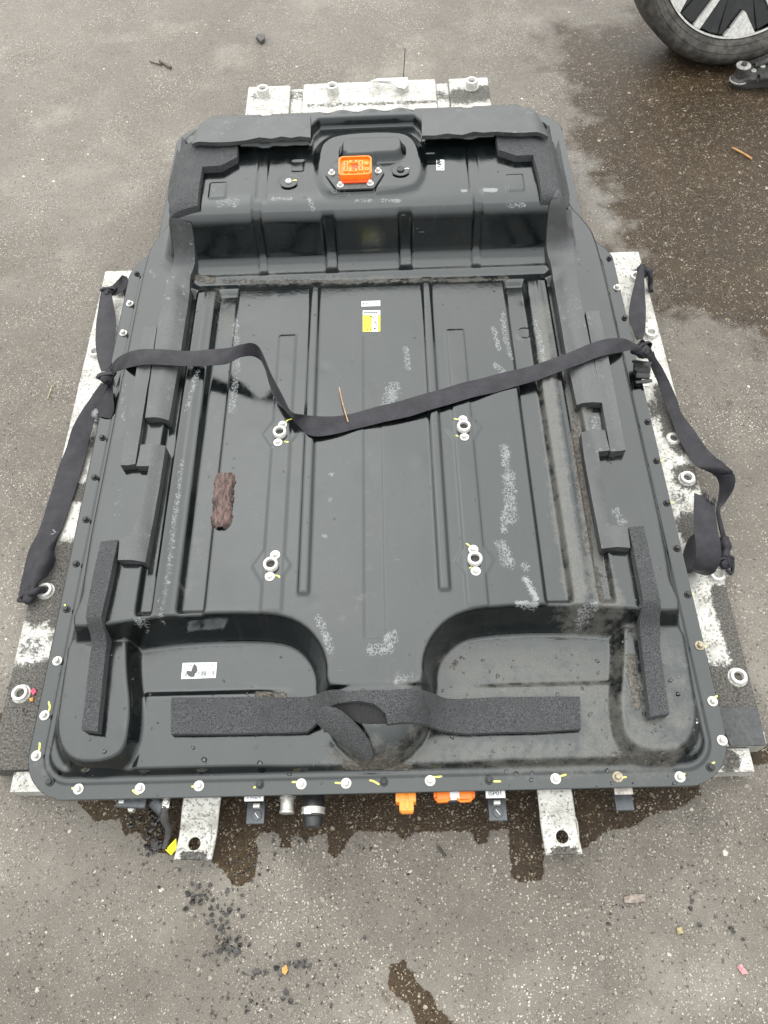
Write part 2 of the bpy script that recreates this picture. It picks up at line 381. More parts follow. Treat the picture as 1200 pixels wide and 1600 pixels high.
for pts, r, v in (([(700, 500), (740, 480)], 60, 1), ([(430, 480), (540, 470)], 50, .8), ([(110, 1000), (130, 1180), (200, 1160)], 30, .8), ([(620, 1170), (560, 1170)], 40, 1), ([(690, 1010), (760, 985), (980, 985)], 14, 1),
        ([(250, 1000), (430, 990), (505, 1040)], 14, 1), ([(480, 1150), (300, 1160)], 30, .5)):
    pblob(A_wet, pts, r, v)

# ------------------------------------------------------------------ cover material: black stove-enamelled steel, damp, dusty
def cover_mat():
    m = NM('black_painted_steel')
    dust, mud, foam, wet = m.attr('dust'), m.attr('mud'), m.attr('foam'), m.attr('wet')
    n1, n2, n3 = m.noise(9, 5, 0.6), m.noise(70, 6, 0.65), m.noise(420, 4, 0.6)
    base = m.mix(m.ramp(n1, .3, .7), (.0015, .0024, .0026), (.0030, .0046, .0048))
    base = m.mix(m.math('MULTIPLY', m.ramp(n2, .5, .78), .2), base, (.014, .015, .015))                          # dull haze
    fl = m.ramp(m.noise(1.0, 7, .68, vec=m.mapping((7, 3.2, 5))), .42, .70); base = m.mix(m.math('MULTIPLY', fl, .30), base, (.020, .019, .017))
    run = m.ramp(m.noise(1.0, 5, .6, vec=m.mapping((55, 5, 5))), .55, .72); base = m.mix(m.math('MULTIPLY', run, .15), base, (.030, .031, .031))
    # speckled road dust everywhere, strong where the stain is
    sp = m.math('MULTIPLY', m.ramp(m.noise(230, 3, .7), .66, .74), m.ramp(m.noise(16, 4, .6), .45, .72))
    base = m.mix(m.math('MULTIPLY', sp, .38), base, (.30, .30, .29))
    gr = m.ramp(m.math('ADD', m.math('MULTIPLY', dust, .62), m.math('MULTIPLY', m.math('SUBTRACT', m.noise(38, 8, .72), .5), 1.5)), .18, .62)
    dcol = m.mix(m.ramp(n3, .3, .7), (.07, .066, .056), (.15, .142, .125))
    base = m.mix(m.math('MULTIPLY', gr, .55), base, dcol)
    mu = m.ramp(m.math('ADD', mud, m.math('MULTIPLY', m.math('SUBTRACT', m.noise(90, 6, .7), .5), 1.6)), .42, .62)
    mcol = m.mix(m.ramp(m.noise(160, 5, .7), .35, .65), (.022, .019, .015), (.11, .095, .075))
    base = m.mix(mu, base, mcol)
    # dried soap / water foam: broken network of cell walls
    wv = m.n.new('ShaderNodeVectorMath'); wv.operation = 'ADD'; sc = m.n.new('ShaderNodeVectorMath'); sc.operation = 'SCALE'; sc.inputs['Scale'].default_value = .008
    m.link(m.noise(110, 4, .7, out='Color'), sc.inputs[0]); m.link(m.co(), wv.inputs[0]); m.link(sc.outputs[0], wv.inputs[1])
    e1 = m.ramp(m.vor(185, 'DISTANCE_TO_EDGE', vec=wv.outputs[0]), .015, .10, 1, 0)
    e2 = m.ramp(m.vor(480, 'DISTANCE_TO_EDGE', vec=wv.outputs[0]), .02, .2, 1, 0)
    net = m.math('MAXIMUM', e1, m.math('MULTIPLY', e2, m.ramp(m.noise(80, 2), .56, .64)))
    fm = m.ramp(m.math('ADD', foam, m.math('MULTIPLY', m.math('SUBTRACT', m.noise(85, 7, .78), .5), 2.2)), .62, .80)
    solid = m.ramp(m.math('ADD', foam, m.math('MULTIPLY', m.math('SUBTRACT', m.noise(90, 5, .7), .5), .9)), 1.02, 1.2)
    fa = m.math('MULTIPLY', fm, m.math('MAXIMUM', net, solid))
    base = m.mix(m.math('MULTIPLY', fa, .52), base, (.38, .39, .39))
    # hairline scratches
    sv = m.mapping((30, 900, 1), (0, 0, .6)); s1 = m.ramp(m.noise(1.0, 2, .5, vec=sv), .74, .77)
    sv2 = m.mapping((800, 26, 1), (0, 0, .25)); s2 = m.ramp(m.noise(1.0, 2, .5, vec=sv2), .75, .78)
    scr = m.math('MULTIPLY', m.math('MAXIMUM', s1, s2), m.ramp(m.noise(7, 3), .5, .65))
    base = m.mix(m.math('MULTIPLY', scr, .35), base, (.33, .33, .33))
    rough = m.ramp(n2, .3, .7, .09, .18); rough = m.mixf(m.math('MULTIPLY', wet, .75), rough, .06)
    rough = m.mixf(m.math('MULTIPLY', fl, .5), rough, .30); rough = m.mixf(m.math('MULTIPLY', run, .4), rough, .30)
    rough = m.mixf(gr, rough, .5); rough = m.mixf(mu, rough, .6); rough = m.mixf(fa, rough, .8)
    # relief: faint orange peel, rippled water film, beads of water
    hgt = m.math('MULTIPLY', n3, .12)
    hgt = m.math('ADD', hgt, m.math('MULTIPLY', m.noise(26, 3, .5), .8))
    rip = m.math('MULTIPLY', m.noise(1.0, 3, .5, vec=m.mapping((110, 190, 1))), m.math('MULTIPLY', wet, .55)); hgt = m.math('ADD', hgt, rip)
    v = m.n.new('ShaderNodeTexVoronoi'); v.inputs['Scale'].default_value = 62; m.link(m.co(), v.inputs['Vector'])
    sx = m.n.new('ShaderNodeSeparateColor'); m.link(v.outputs['Color'], sx.inputs[0])
    rad = m.math('MULTIPLY', m.ramp(sx.outputs[0], .80, 1.0), .17)
    bead = m.math('MAXIMUM', m.math('SUBTRACT', rad, v.outputs['Distance']), 0.0); bead = m.math('POWER', bead, .6)
    hgt = m.math('ADD', hgt, m.math('MULTIPLY', bead, 5.0))
    hgt = m.math('ADD', hgt, m.math('MULTIPLY', mu, m.math('MULTIPLY', m.noise(300, 5, .7), 3.0)))
    m.set(col=base, rough=rough, spec=.70, normal=m.bump(hgt, .0006, .8))
    m.b.inputs['Specular Tint'].default_value = (.955, 1, .995, 1)
    return m.m
MAT_COVER = cover_mat()
MAT_TRAY = simple('tray_black_plastic', (.014, .014, .015), .5, var=.3, scale=40, dirt=.15)

PACK = thing('battery_pack', 'large black traction battery pack with foam strips lying on wet asphalt', 'battery pack', (0, 1.1, 0))
def build_cover():
    ny, nx = GX.shape; X, Y, Z = GX.copy(), GY.copy(), GZ.copy()
    gyv, gxv = np.gradient(FD, GS); gl = np.hypot(gxv, gyv)+1e-9
    near = (FD < 0) & (FD > -2.2*GS)
    X[near] -= (FD*gxv/gl)[near]; Y[near] -= (FD*gyv/gl)[near]
    keepv = FD > -1.45*GS
    ids = np.arange(ny*nx).reshape(ny, nx)
    q = keepv[:-1, :-1] & keepv[1:, :-1] & keepv[:-1, 1:] & keepv[1:, 1:]
    anyin = (FD[:-1, :-1] > 0) | (FD[1:, :-1] > 0) | (FD[:-1, 1:] > 0) | (FD[1:, 1:] > 0); q &= anyin
    F = np.stack([ids[:-1, :-1][q], ids[:-1, 1:][q], ids[1:, 1:][q], ids[1:, :-1][q]], 1)
    used = np.unique(F); remap = -np.ones(ny*nx, int); remap[used] = np.arange(len(used)); F = remap[F]
    V = np.stack([X.ravel()[used], Y.ravel()[used], Z.ravel()[used]], 1)
    # boundary edges -> folded flange edge
    E = np.concatenate([F[:, [0, 1]], F[:, [1, 2]], F[:, [2, 3]], F[:, [3, 0]]]); key = np.sort(E, 1); code = key[:, 0]*10**7+key[:, 1]
    uq, inv, cnt = np.unique(code, return_inverse=True, return_counts=True); be = E[cnt[inv] == 1]
    bv = np.unique(be); low = {b: len(V)+i for i, b in enumerate(bv)}; V = np.concatenate([V, V[bv]-np.array([0, 0, .006])])
    SK = np.array([[b, a, low[a], low[b]] for a, b in be]); F = np.concatenate([F, SK])
    me = bpy.data.meshes.new('cover'); me.vertices.add(len(V)); me.vertices.foreach_set('co', V.astype(np.float32).ravel())
    me.loops.add(F.size); me.loops.foreach_set('vertex_index', F.astype(np.int32).ravel())
    me.polygons.add(len(F)); me.polygons.foreach_set('loop_start', np.arange(0, F.size, 4, dtype=np.int32)); me.polygons.foreach_set('loop_total', np.full(len(F), 4, np.int32))
    sf = np.ones(len(F), bool); sf[-len(SK):] = False; me.polygons.foreach_set('use_smooth', sf); me.update(calc_edges=True); me.validate()
    for nm, A in (('dust', A_dust), ('mud', A_mud), ('foam', A_foam), ('wet', A_wet)):
        a = me.attributes.new(nm, 'FLOAT', 'POINT'); vals = np.concatenate([A.ravel()[used], A.ravel()[used][bv]]); a.data.foreach_set('value', vals.astype(np.float32))
    return link('cover', me, MAT_COVER, PACK)
build_cover()
# the tray under the cover
prism_obj('tray', [(x*.955, .04+y*.976) for x, y in mir([(0, .245), (.53, .245), (.545, .27), (.545, 1.44), (.50, 1.50), (.50, 2.0), (0, 2.0)])], .004, .1035, MAT_TRAY, PACK, .004)

# ================================================================== ASPHALT
def nonuni(lo, hi, a, b, step):
    c = list(np.arange(a, b+1e-9, step)); o = []
    g = step*2; v = c[-1]
    while v < hi: v += g; g *= 1.35; o.append(v)
    l = []; g = step*2; v = c[0]
    while v > lo: v -= g; g *= 1.35; l.append(v)
    return np.array(l[::-1]+c+o)
def asphalt_mat():
    m = NM('asphalt'); wet, damp, pale = m.attr('wet'), m.attr('damp'), m.attr('pale')
    co = m.co()
    big = m.noise(1.3, 4, .6); mid = m.noise(14, 6, .65); fine = m.noise(520, 4, .7)
    base = m.mix(m.ramp(mid, .3, .7), (.128, .112, .091), (.200, .177, .147)); base = m.mix(m.ramp(big, .35, .7), base, (.235, .211, .178))
    base = m.mix(m.ramp(fine, .35, .7), m.mix(.55, base, (.03, .027, .024)), base)
    patch = m.noise(3.2, 6, .62); base = m.mix(m.ramp(patch, .50, .72, 0, .55), base, (.275, .251, .215)); base = m.mix(m.ramp(m.noise(2.1, 7, .7, vec=m.mapping((1, 1, 1), (0, 0, .4), (5, 2, 0))), .52, .72, 0, .6), base, (.088, .073, .055))
    dens = m.ramp(m.noise(5.5, 5, .65), .32, .68, .25, 1.0)
    warp = m.n.new('ShaderNodeVectorMath'); warp.operation = 'ADD'; sc = m.n.new('ShaderNodeVectorMath'); sc.operation = 'SCALE'; sc.inputs['Scale'].default_value = .007
    m.link(m.noise(140, 3, .6, out='Color'), sc.inputs[0]); m.link(co, warp.inputs[0]); m.link(sc.outputs[0], warp.inputs[1]); wvec = warp.outputs[0]
    hsum = m.math('MULTIPLY', fine, .7); chips = None
    for scale, thr, r0, r1, off in ((62, .90, .16, .40, 1.7), (105, .80, .18, .42, 0), (190, .64, .20, .45, 3.1), (330, .52, .22, .5, 7.7)):
        v = m.n.new('ShaderNodeTexVoronoi'); v.inputs['Scale'].default_value = scale
        m.link(m.mapping((1, 1, 1), (0, 0, off), (off, 0, 0), wvec), v.inputs['Vector'])
        s = m.n.new('ShaderNodeSeparateColor'); m.link(v.outputs['Color'], s.inputs[0])
        on = m.math('GREATER_THAN', s.outputs[0], thr); rad = m.math('MULTIPLY_ADD', s.outputs[1], r1-r0, r0)
        body = m.math('MULTIPLY', on, m.ramp(m.math('SUBTRACT', rad, v.outputs['Distance']), -.02, .10))
        tone = m.mix(s.outputs[2], (.26, .225, .185), (.70, .635, .545))
        amt = m.math('MULTIPLY', dens, m.math('MULTIPLY', body, m.mixf(s.outputs[2], .3, 1.0)))
        base = m.mix(amt, base, tone); hsum = m.math('ADD', hsum, m.math('MULTIPLY', body, .9*92/scale))
        chips = body if chips is None else m.math('MAXIMUM', chips, body)
    pits = m.ramp(m.noise(150, 3, .6), .62, .72); base = m.mix(m.math('MULTIPLY', pits, .6), base, (.03, .027, .024))
    base = m.mix(m.math('MULTIPLY', pale, .45), base, (.26, .25, .235))
    edge = m.math('MULTIPLY', m.math('SUBTRACT', m.noise(70, 6, .7), .5), .55)
    wmask = m.ramp(m.math('ADD', wet, edge), .48, .53)
    dmask = m.ramp(m.math('ADD', damp, m.math('MULTIPLY', m.math('SUBTRACT', m.noise(9, 6, .68), .5), 1.1)), .40, .68)
    wm = m.math('MAXIMUM', wmask, m.math('MULTIPLY', dmask, .97))
    dark = m.n.new('ShaderNodeMix'); dark.data_type = 'RGBA'; dark.blend_type = 'MULTIPLY'; dark.inputs[0].default_value = 1
    m.link(base, dark.inputs[6]); m.put(m.mix(m.noise(6, 4), (.16, .098, .034), (.26, .178, .085)), dark.inputs[7])
    base = m.mix(wm, base, dark.outputs[2])
    base = m.mix(m.math('MULTIPLY', wm, m.math('MULTIPLY', chips, m.ramp(m.noise(45, 3), .40, .64, .10, .95))), base, (.36, .31, .235))
    rough = m.mixf(wm, m.ramp(mid, .3, .7, .58, .85), .27)
    hsum = m.math('ADD', hsum, m.math('MULTIPLY', m.noise(60, 5, .65), 1.6)); hsum = m.math('SUBTRACT', hsum, m.math('MULTIPLY', pits, .8))
    m.set(col=base, rough=rough, spec=m.mixf(wm, .45, .30), normal=m.bump(hsum, .0026, 1.0))
    return m.m
def build_ground():
    xs = nonuni(-60, 60, -1.5, 2.0, .0085); ys = nonuni(-60, 60, -.15, 3.4, .0085); X, Y = np.meshgrid(xs, ys)
    g = lambda pts: [tuple(U(x, y, 0)[:2]) for x, y in pts]
    front = g([(105, 1240), (130, 1262), (145, 1283), (185, 1280), (195, 1305), (215, 1300), (235, 1330), (330, 1345), (350, 1362), (370, 1388), (400, 1370), (403, 1305), (412, 1300), (436, 1303), (440, 1326), (456, 1322),
        (458, 1300), (478, 1318), (490, 1305), (510, 1302), (512, 1332), (530, 1342), (545, 1312), (560, 1298), (620, 1302), (632, 1316), (645, 1300), (700, 1298), (735, 1300), (745, 1320), (762, 1320), (765, 1296), (795, 1296),
        (798, 1372), (820, 1380), (848, 1374), (852, 1330), (910, 1330), (930, 1312), (950, 1297), (990, 1294), (1020, 1272), (1060, 1264), (1095, 1240), (1085, 1000), (105, 1000)])
    spot = g([(608, 1508), (632, 1501), (652, 1530), (690, 1578), (730, 1612), (655, 1612), (640, 1572), (606, 1548)])
    sheen = g([(860, 30), (848, 90), (885, 150), (897, 230), (945, 330), (975, 410), (1020, 470), (1100, 500), (1230, 560), (1500, 520), (1500, -150), (1000, -150), (985, 20), (930, 40)])
    side = g([(1180, 1165), (1215, 1160), (1215, 1190), (1150, 1200)])
    wet = np.clip(.5+sdf(front, X, Y)/.036, 0, 1)
    for p in (spot, side): wet = np.maximum(wet, np.clip(.5+sdf(p, X, Y)/.05, 0, 1))
    damp = np.clip(.5+sdf(sheen, X, Y)/.42, 0, 1.15)
    for pts, r, v in (([(480, 1580), (600, 1590)], .09, .40), ([(330, 1480), (400, 1530)], .07, .36), ([(-20, 1150), (60, 1130)], .05, .95), ([(1100, 600), (1180, 560)], .15, .35), ([(20, 60), (60, 110)], .10, .3), ([(1150, 1300)], .1, .3)):
        damp = np.maximum(damp, v*np.clip(1.4-seg_d(g(pts), X, Y)/r, 0, 1))
    pale = np.zeros(X.shape)
    for pts, r, v in (([(945, 205)], .03, .8), ([(1010, 250), (1040, 300)], .02, .7), ([(1090, 275)], .04, .6), ([(985, 170)], .02, .6), ([(905, 100), (990, 90)], .06, .3), ([(900, 240), (925, 300), (960, 340)], .045, .55)):
        pale = np.maximum(pale, v*np.clip(1.4-seg_d(g(pts), X, Y)/r, 0, 1))
    Z = 0.0012*np.sin(X*5.1+.7)*np.cos(Y*4.3)*(np.hypot(X, Y-1) < 4)-.0012
    ny, nx = X.shape; ids = np.arange(ny*nx).reshape(ny, nx)
    F = np.stack([ids[:-1, :-1].ravel(), ids[:-1, 1:].ravel(), ids[1:, 1:].ravel(), ids[1:, :-1].ravel()], 1)
    me = bpy.data.meshes.new('asphalt_ground'); V = np.stack([X.ravel(), Y.ravel(), Z.ravel()], 1)
    me.vertices.add(len(V)); me.vertices.foreach_set('co', V.astype(np.float32).ravel()); me.loops.add(F.size); me.loops.foreach_set('vertex_index', F.astype(np.int32).ravel())
    me.polygons.add(len(F)); me.polygons.foreach_set('loop_start', np.arange(0, F.size, 4, dtype=np.int32)); me.polygons.foreach_set('loop_total', np.full(len(F), 4, np.int32))
    me.polygons.foreach_set('use_smooth', np.ones(len(F), bool)); me.update(calc_edges=True)
    for nm, A in (('wet', wet), ('damp', damp), ('pale', pale)):
        a = me.attributes.new(nm, 'FLOAT', 'POINT'); a.data.foreach_set('value', A.astype(np.float32).ravel())
    o = link('asphalt_ground', me, asphalt_mat()); o['kind'] = 'structure'; return o
build_ground()

# ================================================================== SIDE RAILS, REAR BEAM, FEET (cast aluminium, filthy)
def alu_mat(name, dirt_attr=True, amount=0.0):
    m = NM(name); d = m.attr('dirt') if dirt_attr else None
    n1, n2, n3 = m.noise(30, 5, .6), m.noise(230, 6, .72), m.noise(420, 3, .65)
    col = m.mix(m.ramp(n1, .3, .7), (.42, .412, .375), (.55, .54, .50))
    col = m.mix(m.math('MULTIPLY', m.ramp(n3, .55, .75), .5), col, (.28, .26, .22))
    col = m.mix(m.ramp(m.noise(24, 8, .75), .42, .68, 0, .7), col, (.19, .18, .155)); col = m.mix(m.ramp(m.noise(1.0, 5, .6, vec=m.mapping((14, 160, 20))), .5, .75, 0, .35), col, (.24, .23, .21))
    sp = m.ramp(n2, .555-amount*.1, .62-amount*.1)
    e = m.math('ADD', (d if d is not None else 0.0), m.math('MULTIPLY', m.math('SUBTRACT', m.noise(110, 10, .85), .5), 2.6))
    dm = m.ramp(e, .40, .60); dm = m.math('MAXIMUM', dm, m.math('MULTIPLY', sp, .62))
    dcol = m.mix(m.ramp(m.noise(260, 5, .7), .35, .68), (.020, .018, .015), (.13, .12, .105))
    col = m.mix(dm, col, dcol)
    m.set(col=col, rough=m.mixf(dm, m.ramp(n1, .3, .7, .38, .55), .75), metal=m.mixf(dm, .3, 0.0), spec=.5,
          normal=m.bump(m.math('ADD', m.math('MULTIPLY', dm, m.noise(280, 5, .7)), m.math('MULTIPLY', n3, .15)), .0022, .8))
    return m.m
MAT_ALU = alu_mat('dirty_cast_aluminium'); MAT_FOOT = alu_mat('pale_aluminium_plate', True)
MAT_STEEL = simple('zinc_plated_steel', (.5, .49, .455), .32, .55, var=.2, scale=120, bump=.0002)
MAT_RING = simple('pale_bushing_metal', (.56, .55, .515), .38, .25, var=.2, scale=160)
MAT_RUST = simple('rusty_bolt_steel', (.34, .29, .21), .5, .4, var=.4, scale=220)
MAT_DARK = simple('dark_oxide_steel', (.03, .03, .031), .4, .3, var=.4, scale=200)
MAT_BLACKP = simple('black_plastic', (.016, .016, .017), .42, var=.3, scale=90, bump=.0003)
MAT_RUBBER = simple('grey_rubber_mat', (.05, .052, .053), .7, var=.25, scale=120, bump=.0006, dirt=.15)
MAT_ORANGE = simple('orange_plastic', (.86, .19, .012), .38, var=.12, scale=50)
MAT_ORANGE2 = simple('light_orange_plastic', (.88, .30, .04), .42, var=.15, scale=50)
MAT_ORANGED = simple('deep_orange_plastic', (.62, .07, .008), .5, var=.15, scale=50)
MAT_YELLOW = simple('yellow_plastic_tag', (.88, .76, .02), .5, var=.1, scale=60)
MAT_MARK = simple('yellow_paint_mark', (.72, .68, .16), .6, var=.2, scale=200)
MAT_WHITE = simple('white_paper', (.78, .79, .79), .55, var=.06, scale=90)
MAT_INK = simple('black_ink', (.03, .03, .032), .6, var=.1)
MAT_LBLYEL = simple('yellow_print', (.86, .80, .04), .55, var=.08)
MAT_HOLE = simple('dirt_filled_hole', (.05, .047, .042), .9, var=.6, scale=300, bump=.001)

def slab(name, x0, x1, y0, y1, z0, z1, mat, parent, dirt=(), step=.008, taper=None):
    """bevel-edged bar whose top is gridded to carry its dirt"""
    b = .004
    xs = np.concatenate([[x0, x0, x0+b*.3, x0+b], np.arange(x0+b+step, x1-b-step*.4, step), [x1-b, x1-b*.3, x1, x1]])
    ys = np.arange(y0, y1+1e-6, (y1-y0)/max(1, round((y1-y0)/step)))
    X, Y = np.meshgrid(xs, ys); Z = np.full(X.shape, z1); Z[:, [0, -1]] = z0; Z[:, [1, -2]] = z1-b; Z[:, [2, -3]] = z1-b*.3
    A = np.zeros(X.shape)
    for pts, r, v in dirt:
        np.maximum(A, v*np.clip(1.5-seg_d([tuple(U(px, py, z1)[:2]) for px, py in pts], X, Y)/r, 0, 1), out=A)
    ny, nx = X.shape; ids = np.arange(ny*nx).reshape(ny, nx)
    F = [tuple(f) for f in np.stack([ids[:-1, :-1].ravel(), ids[:-1, 1:].ravel(), ids[1:, 1:].ravel(), ids[1:, :-1].ravel()], 1).tolist()]
    F += [tuple(ids[0, ::-1].tolist()), tuple(ids[-1, :].tolist())]
    o = mesh_obj(name, np.stack([X.ravel(), Y.ravel(), Z.ravel()], 1), F, mat, parent)
    a = o.data.attributes.new('dirt', 'FLOAT', 'POINT'); a.data.foreach_set('value', A.astype(np.float32).ravel())
    return autosmooth(o, 40)
RZ = .050
ringV, ringF = lathe([(.0095, -.02), (.0165, -.02), (.0165, .007), (.0155, .0085), (.0105, .0085), (.0095, .007)], 32)
colV, colF = lathe([(.016, 0), (.0195, 0), (.0188, .0012), (.016, .0016)], 32)
hV, hF = disc(.0098, .0015, 20, -.002)
ME_RING = bpy.data.meshes.new('bushing'); V_, F_ = join((ringV, ringF)); ME_RING.from_pydata(V_, [], F_); ME_RING.materials.append(MAT_RING)
ME_COL = bpy.data.meshes.new('collar'); ME_COL.from_pydata(colV, [], colF); ME_COL.materials.append(MAT_ALU)
ME_HOLE = bpy.data.meshes.new('bore'); ME_HOLE.from_pydata(hV, [], hF); ME_HOLE.materials.append(MAT_HOLE)
for me in (ME_RING, ME_COL):
    me.polygons.foreach_set('use_smooth', [True]*len(me.polygons)); me.set_sharp_from_angle(angle=math.radians(40))
def bushing(px, py, z, parent, sc=.9, tilt=(0, 0), lift=0.0):
    p = U(px, py, z+.008+lift); o = link('bushing', ME_RING, None, None, (p[0], p[1], z+lift)); o.scale = (sc, sc, 1); o.rotation_euler = (tilt[0], tilt[1], 0); setp(o, parent)
    c = link('bore', ME_HOLE, None, None, (p[0], p[1], z+lift+.0)); c.scale = (sc, sc, 1); setp(c, parent)
    c = link('collar', ME_COL, None, None, (p[0], p[1], z)); c.scale = (sc*1.02, sc*1.02, .8); setp(c, parent)
railL = slab('side_rail', -.680, -.553, .292, 1.524, .0, RZ, MAT_ALU, PACK,
    dirt=[([(0, 1090), (60, 1080), (110, 1060)], .05, 1.3), ([(-30, 1150), (70, 1150)], .075, 1.6), ([(100, 880), (60, 925)], .045, 1.15), ([(110, 770), (140, 770)], .022, 1.1), ([(60, 960)], .03, .75), ([(50, 1010)], .03, .45), ([(195, 450)], .03, 1.0), ([(145, 690)], .02, .6), ([(90, 900), (95, 960)], .03, .9), ([(85, 1000)], .02, .4)])
railR = slab('side_rail', .553, .678, .303, 1.526, .0, RZ, MAT_ALU, PACK,
    dirt=[([(1130, 1080), (1180, 1090), (1150, 1110)], .045, 1.3), ([(1130, 930), (1150, 1000), (1165, 1040)], .022, 1.05), ([(1035, 610), (1050, 680)], .02, .9), ([(1075, 745)], .034, .85), ([(1100, 850), (1080, 820)], .035, .8), ([(1060, 700)], .02, .7), ([(1000, 425)], .018, .8), ([(1060, 780)], .02, .5), ([(1025, 640)], .03, .6)])
endL = slab('rail_end_block', -.640, -.575, .256, .290, .0, .040, MAT_ALU, PACK, dirt=[([(20, 1200)], .02, .5)])
endR = slab('rail_end_block', .570, .650, .262, .301, .0, .040, MAT_ALU, PACK, dirt=[([(1140, 1190)], .02, .8)])
prism_obj('rubber_mat', [tuple(U(x, y, .056)[:2]) for x, y in ((1118, 1106), (1183, 1104), (1197, 1160), (1200, 1164), (1142, 1166))], RZ+.0005, RZ+.006, MAT_RUBBER, PACK, .0015)
for p in ((30, 1082), (69, 921), (148, 548), (152, 650), (186, 452)): bushing(p[0], p[1], RZ, railL)
for p in ((1155, 1056), (1122, 896), (1075, 745), (1018, 518), (995, 430)): bushing(p[0], p[1], RZ, railR)
bushing(1053, 684, RZ, railR, .8, lift=-.006)
# rear mounting beam behind the hump
BZ = .125
rb0 = [U(x, y, BZ)[:2] for x, y in ((386, 145), (768, 132))]; by0, by1 = 2.035, 2.175
beam = slab('rear_beam', -.185, .195, by0, by1+.003, .02, BZ, MAT_ALU, PACK, dirt=[([(480, 165), (700, 158)], .012, .5), ([(560, 145)], .02, .3)])
for x0, x1 in ((-.345, -.222), (.232, .345)):
    slab('rear_beam_block', x0, x1, by0-.012, by1, .02, BZ, MAT_ALU, PACK, dirt=[([(400, 150)], .02, .5), ([(720, 150), (765, 145)], .04, .8)])
for x0, x1 in ((-.222, -.185), (.195, .232)):
    slab('rear_beam_web', x0, x1, by0-.006, by1-.004, .02, BZ-.010, MAT_ALU, PACK, dirt=[([(455, 150), (690, 150)], .03, .5)])
for p in ((410, 137), (519, 133), (629, 129), (737, 125)): bushing(p[0], p[1], BZ, beam, 1.05, lift=.012)
# two flat feet at the front with a bolt hole
def foot(name, poly, hole, z0, z1):
    """plate sloping from z0 (under the flange) to z1, real hole"""
    W = [U(x, y, z) for (x, y), z in zip(poly, (z0, z0, z1, z1))]      # far-left, far-right, near-right, near-left
    a, b, c, d = [np.array(w) for w in W]; n = 26; V, F, D = [], [], []; hc = U(*hole, z1+(z0-z1)*.12)
    # parameter grid with a polar ring round the hole
    out = []; per = [a+(b-a)*t for t in np.linspace(0, 1, 9)[:-1]]+[b+(c-b)*t for t in np.linspace(0, 1, 17)[:-1]]+[c+(d-c)*t for t in np.linspace(0, 1, 9)[:-1]]+[d+(a-d)*t for t in np.linspace(0, 1, 17)[:-1]]
    m = len(per); ctr = np.array([hc[0], hc[1], 0]); rings = []
    ex, ey = (b-a)/np.linalg.norm(b-a), None
    def zat(p): t = np.clip((p[1]-d[1])/(a[1]-d[1]), 0, 1); return z1+(z0-z1)*sm(np.array(t-.25), .6)
    for f in (0.0, .08, .2, .35, .55, .75, .93, 1.0):
        row = []
        for p in per:
            ang = math.atan2(p[1]-ctr[1], p[0]-ctr[0]); h = np.array([ctr[0]+.0105*math.cos(ang), ctr[1]+.0105*math.sin(ang)]); q = h+(p[:2]-h)*f
            zz = float(zat(q)); zz -= .0015*(f == 1.0); row.append((q[0], q[1], zz))
        rings.append(row)
    T = .005; R = [rings[0]] + rings + []
    rows = [[(x, y, z-T) for x, y, z in rings[0]]] + rings + [[(x, y, z-T) for x, y, z in rings[-1]]]
    for r in rows: V += r
    for i in range(len(rows)-1):
        for k in range(m): F.append((i*m+k, i*m+(k+1) % m, (i+1)*m+(k+1) % m, (i+1)*m+k))
    for k in range(m): F.append(((len(rows)-1)*m+k, (len(rows)-1)*m+(k+1) % m, (k+1) % m, k))
    o = mesh_obj(name, V, F, MAT_FOOT, PACK); bm = bmesh.new(); bm.from_mesh(o.data); bmesh.ops.recalc_face_normals(bm, faces=bm.faces); bm.to_mesh(o.data); bm.free()
    at = o.data.attributes.new('dirt', 'FLOAT', 'POINT')
    dirt = [.75 if (v[1] < d[1]+.012 and abs(v[0]-hc[0]) < .022) else (.22 if v[1] > a[1]-.02 else 0.0) for v in V]; at.data.foreach_set('value', dirt)
    autosmooth(o, 40)
    # raised pressed rim round the hole
    rim = []
    for pt in ((-.024, .052), (-.012, .064), (.012, .064), (.025, .054), (.027, .03), (.024, .008)): rim.append((hc[0]+pt[0], hc[1]+pt[1]-.028, float(zat((hc[0]+pt[0], hc[1]+pt[1]-.028)))+.0005))
    V2, F2 = tube(catmull(rim, 5), .0012, 6); mesh_obj('pressed_rim', V2, F2, MAT_FOOT, o, True)
    return o
foot('mounting_foot', [(291, 1225), (349, 1225), (330, 1343), (271, 1343)], (303, 1318), .066, .040)
foot('mounting_foot', [(836, 1215), (889, 1215), (911, 1334), (853, 1336)], (879, 1307), .066, .040)

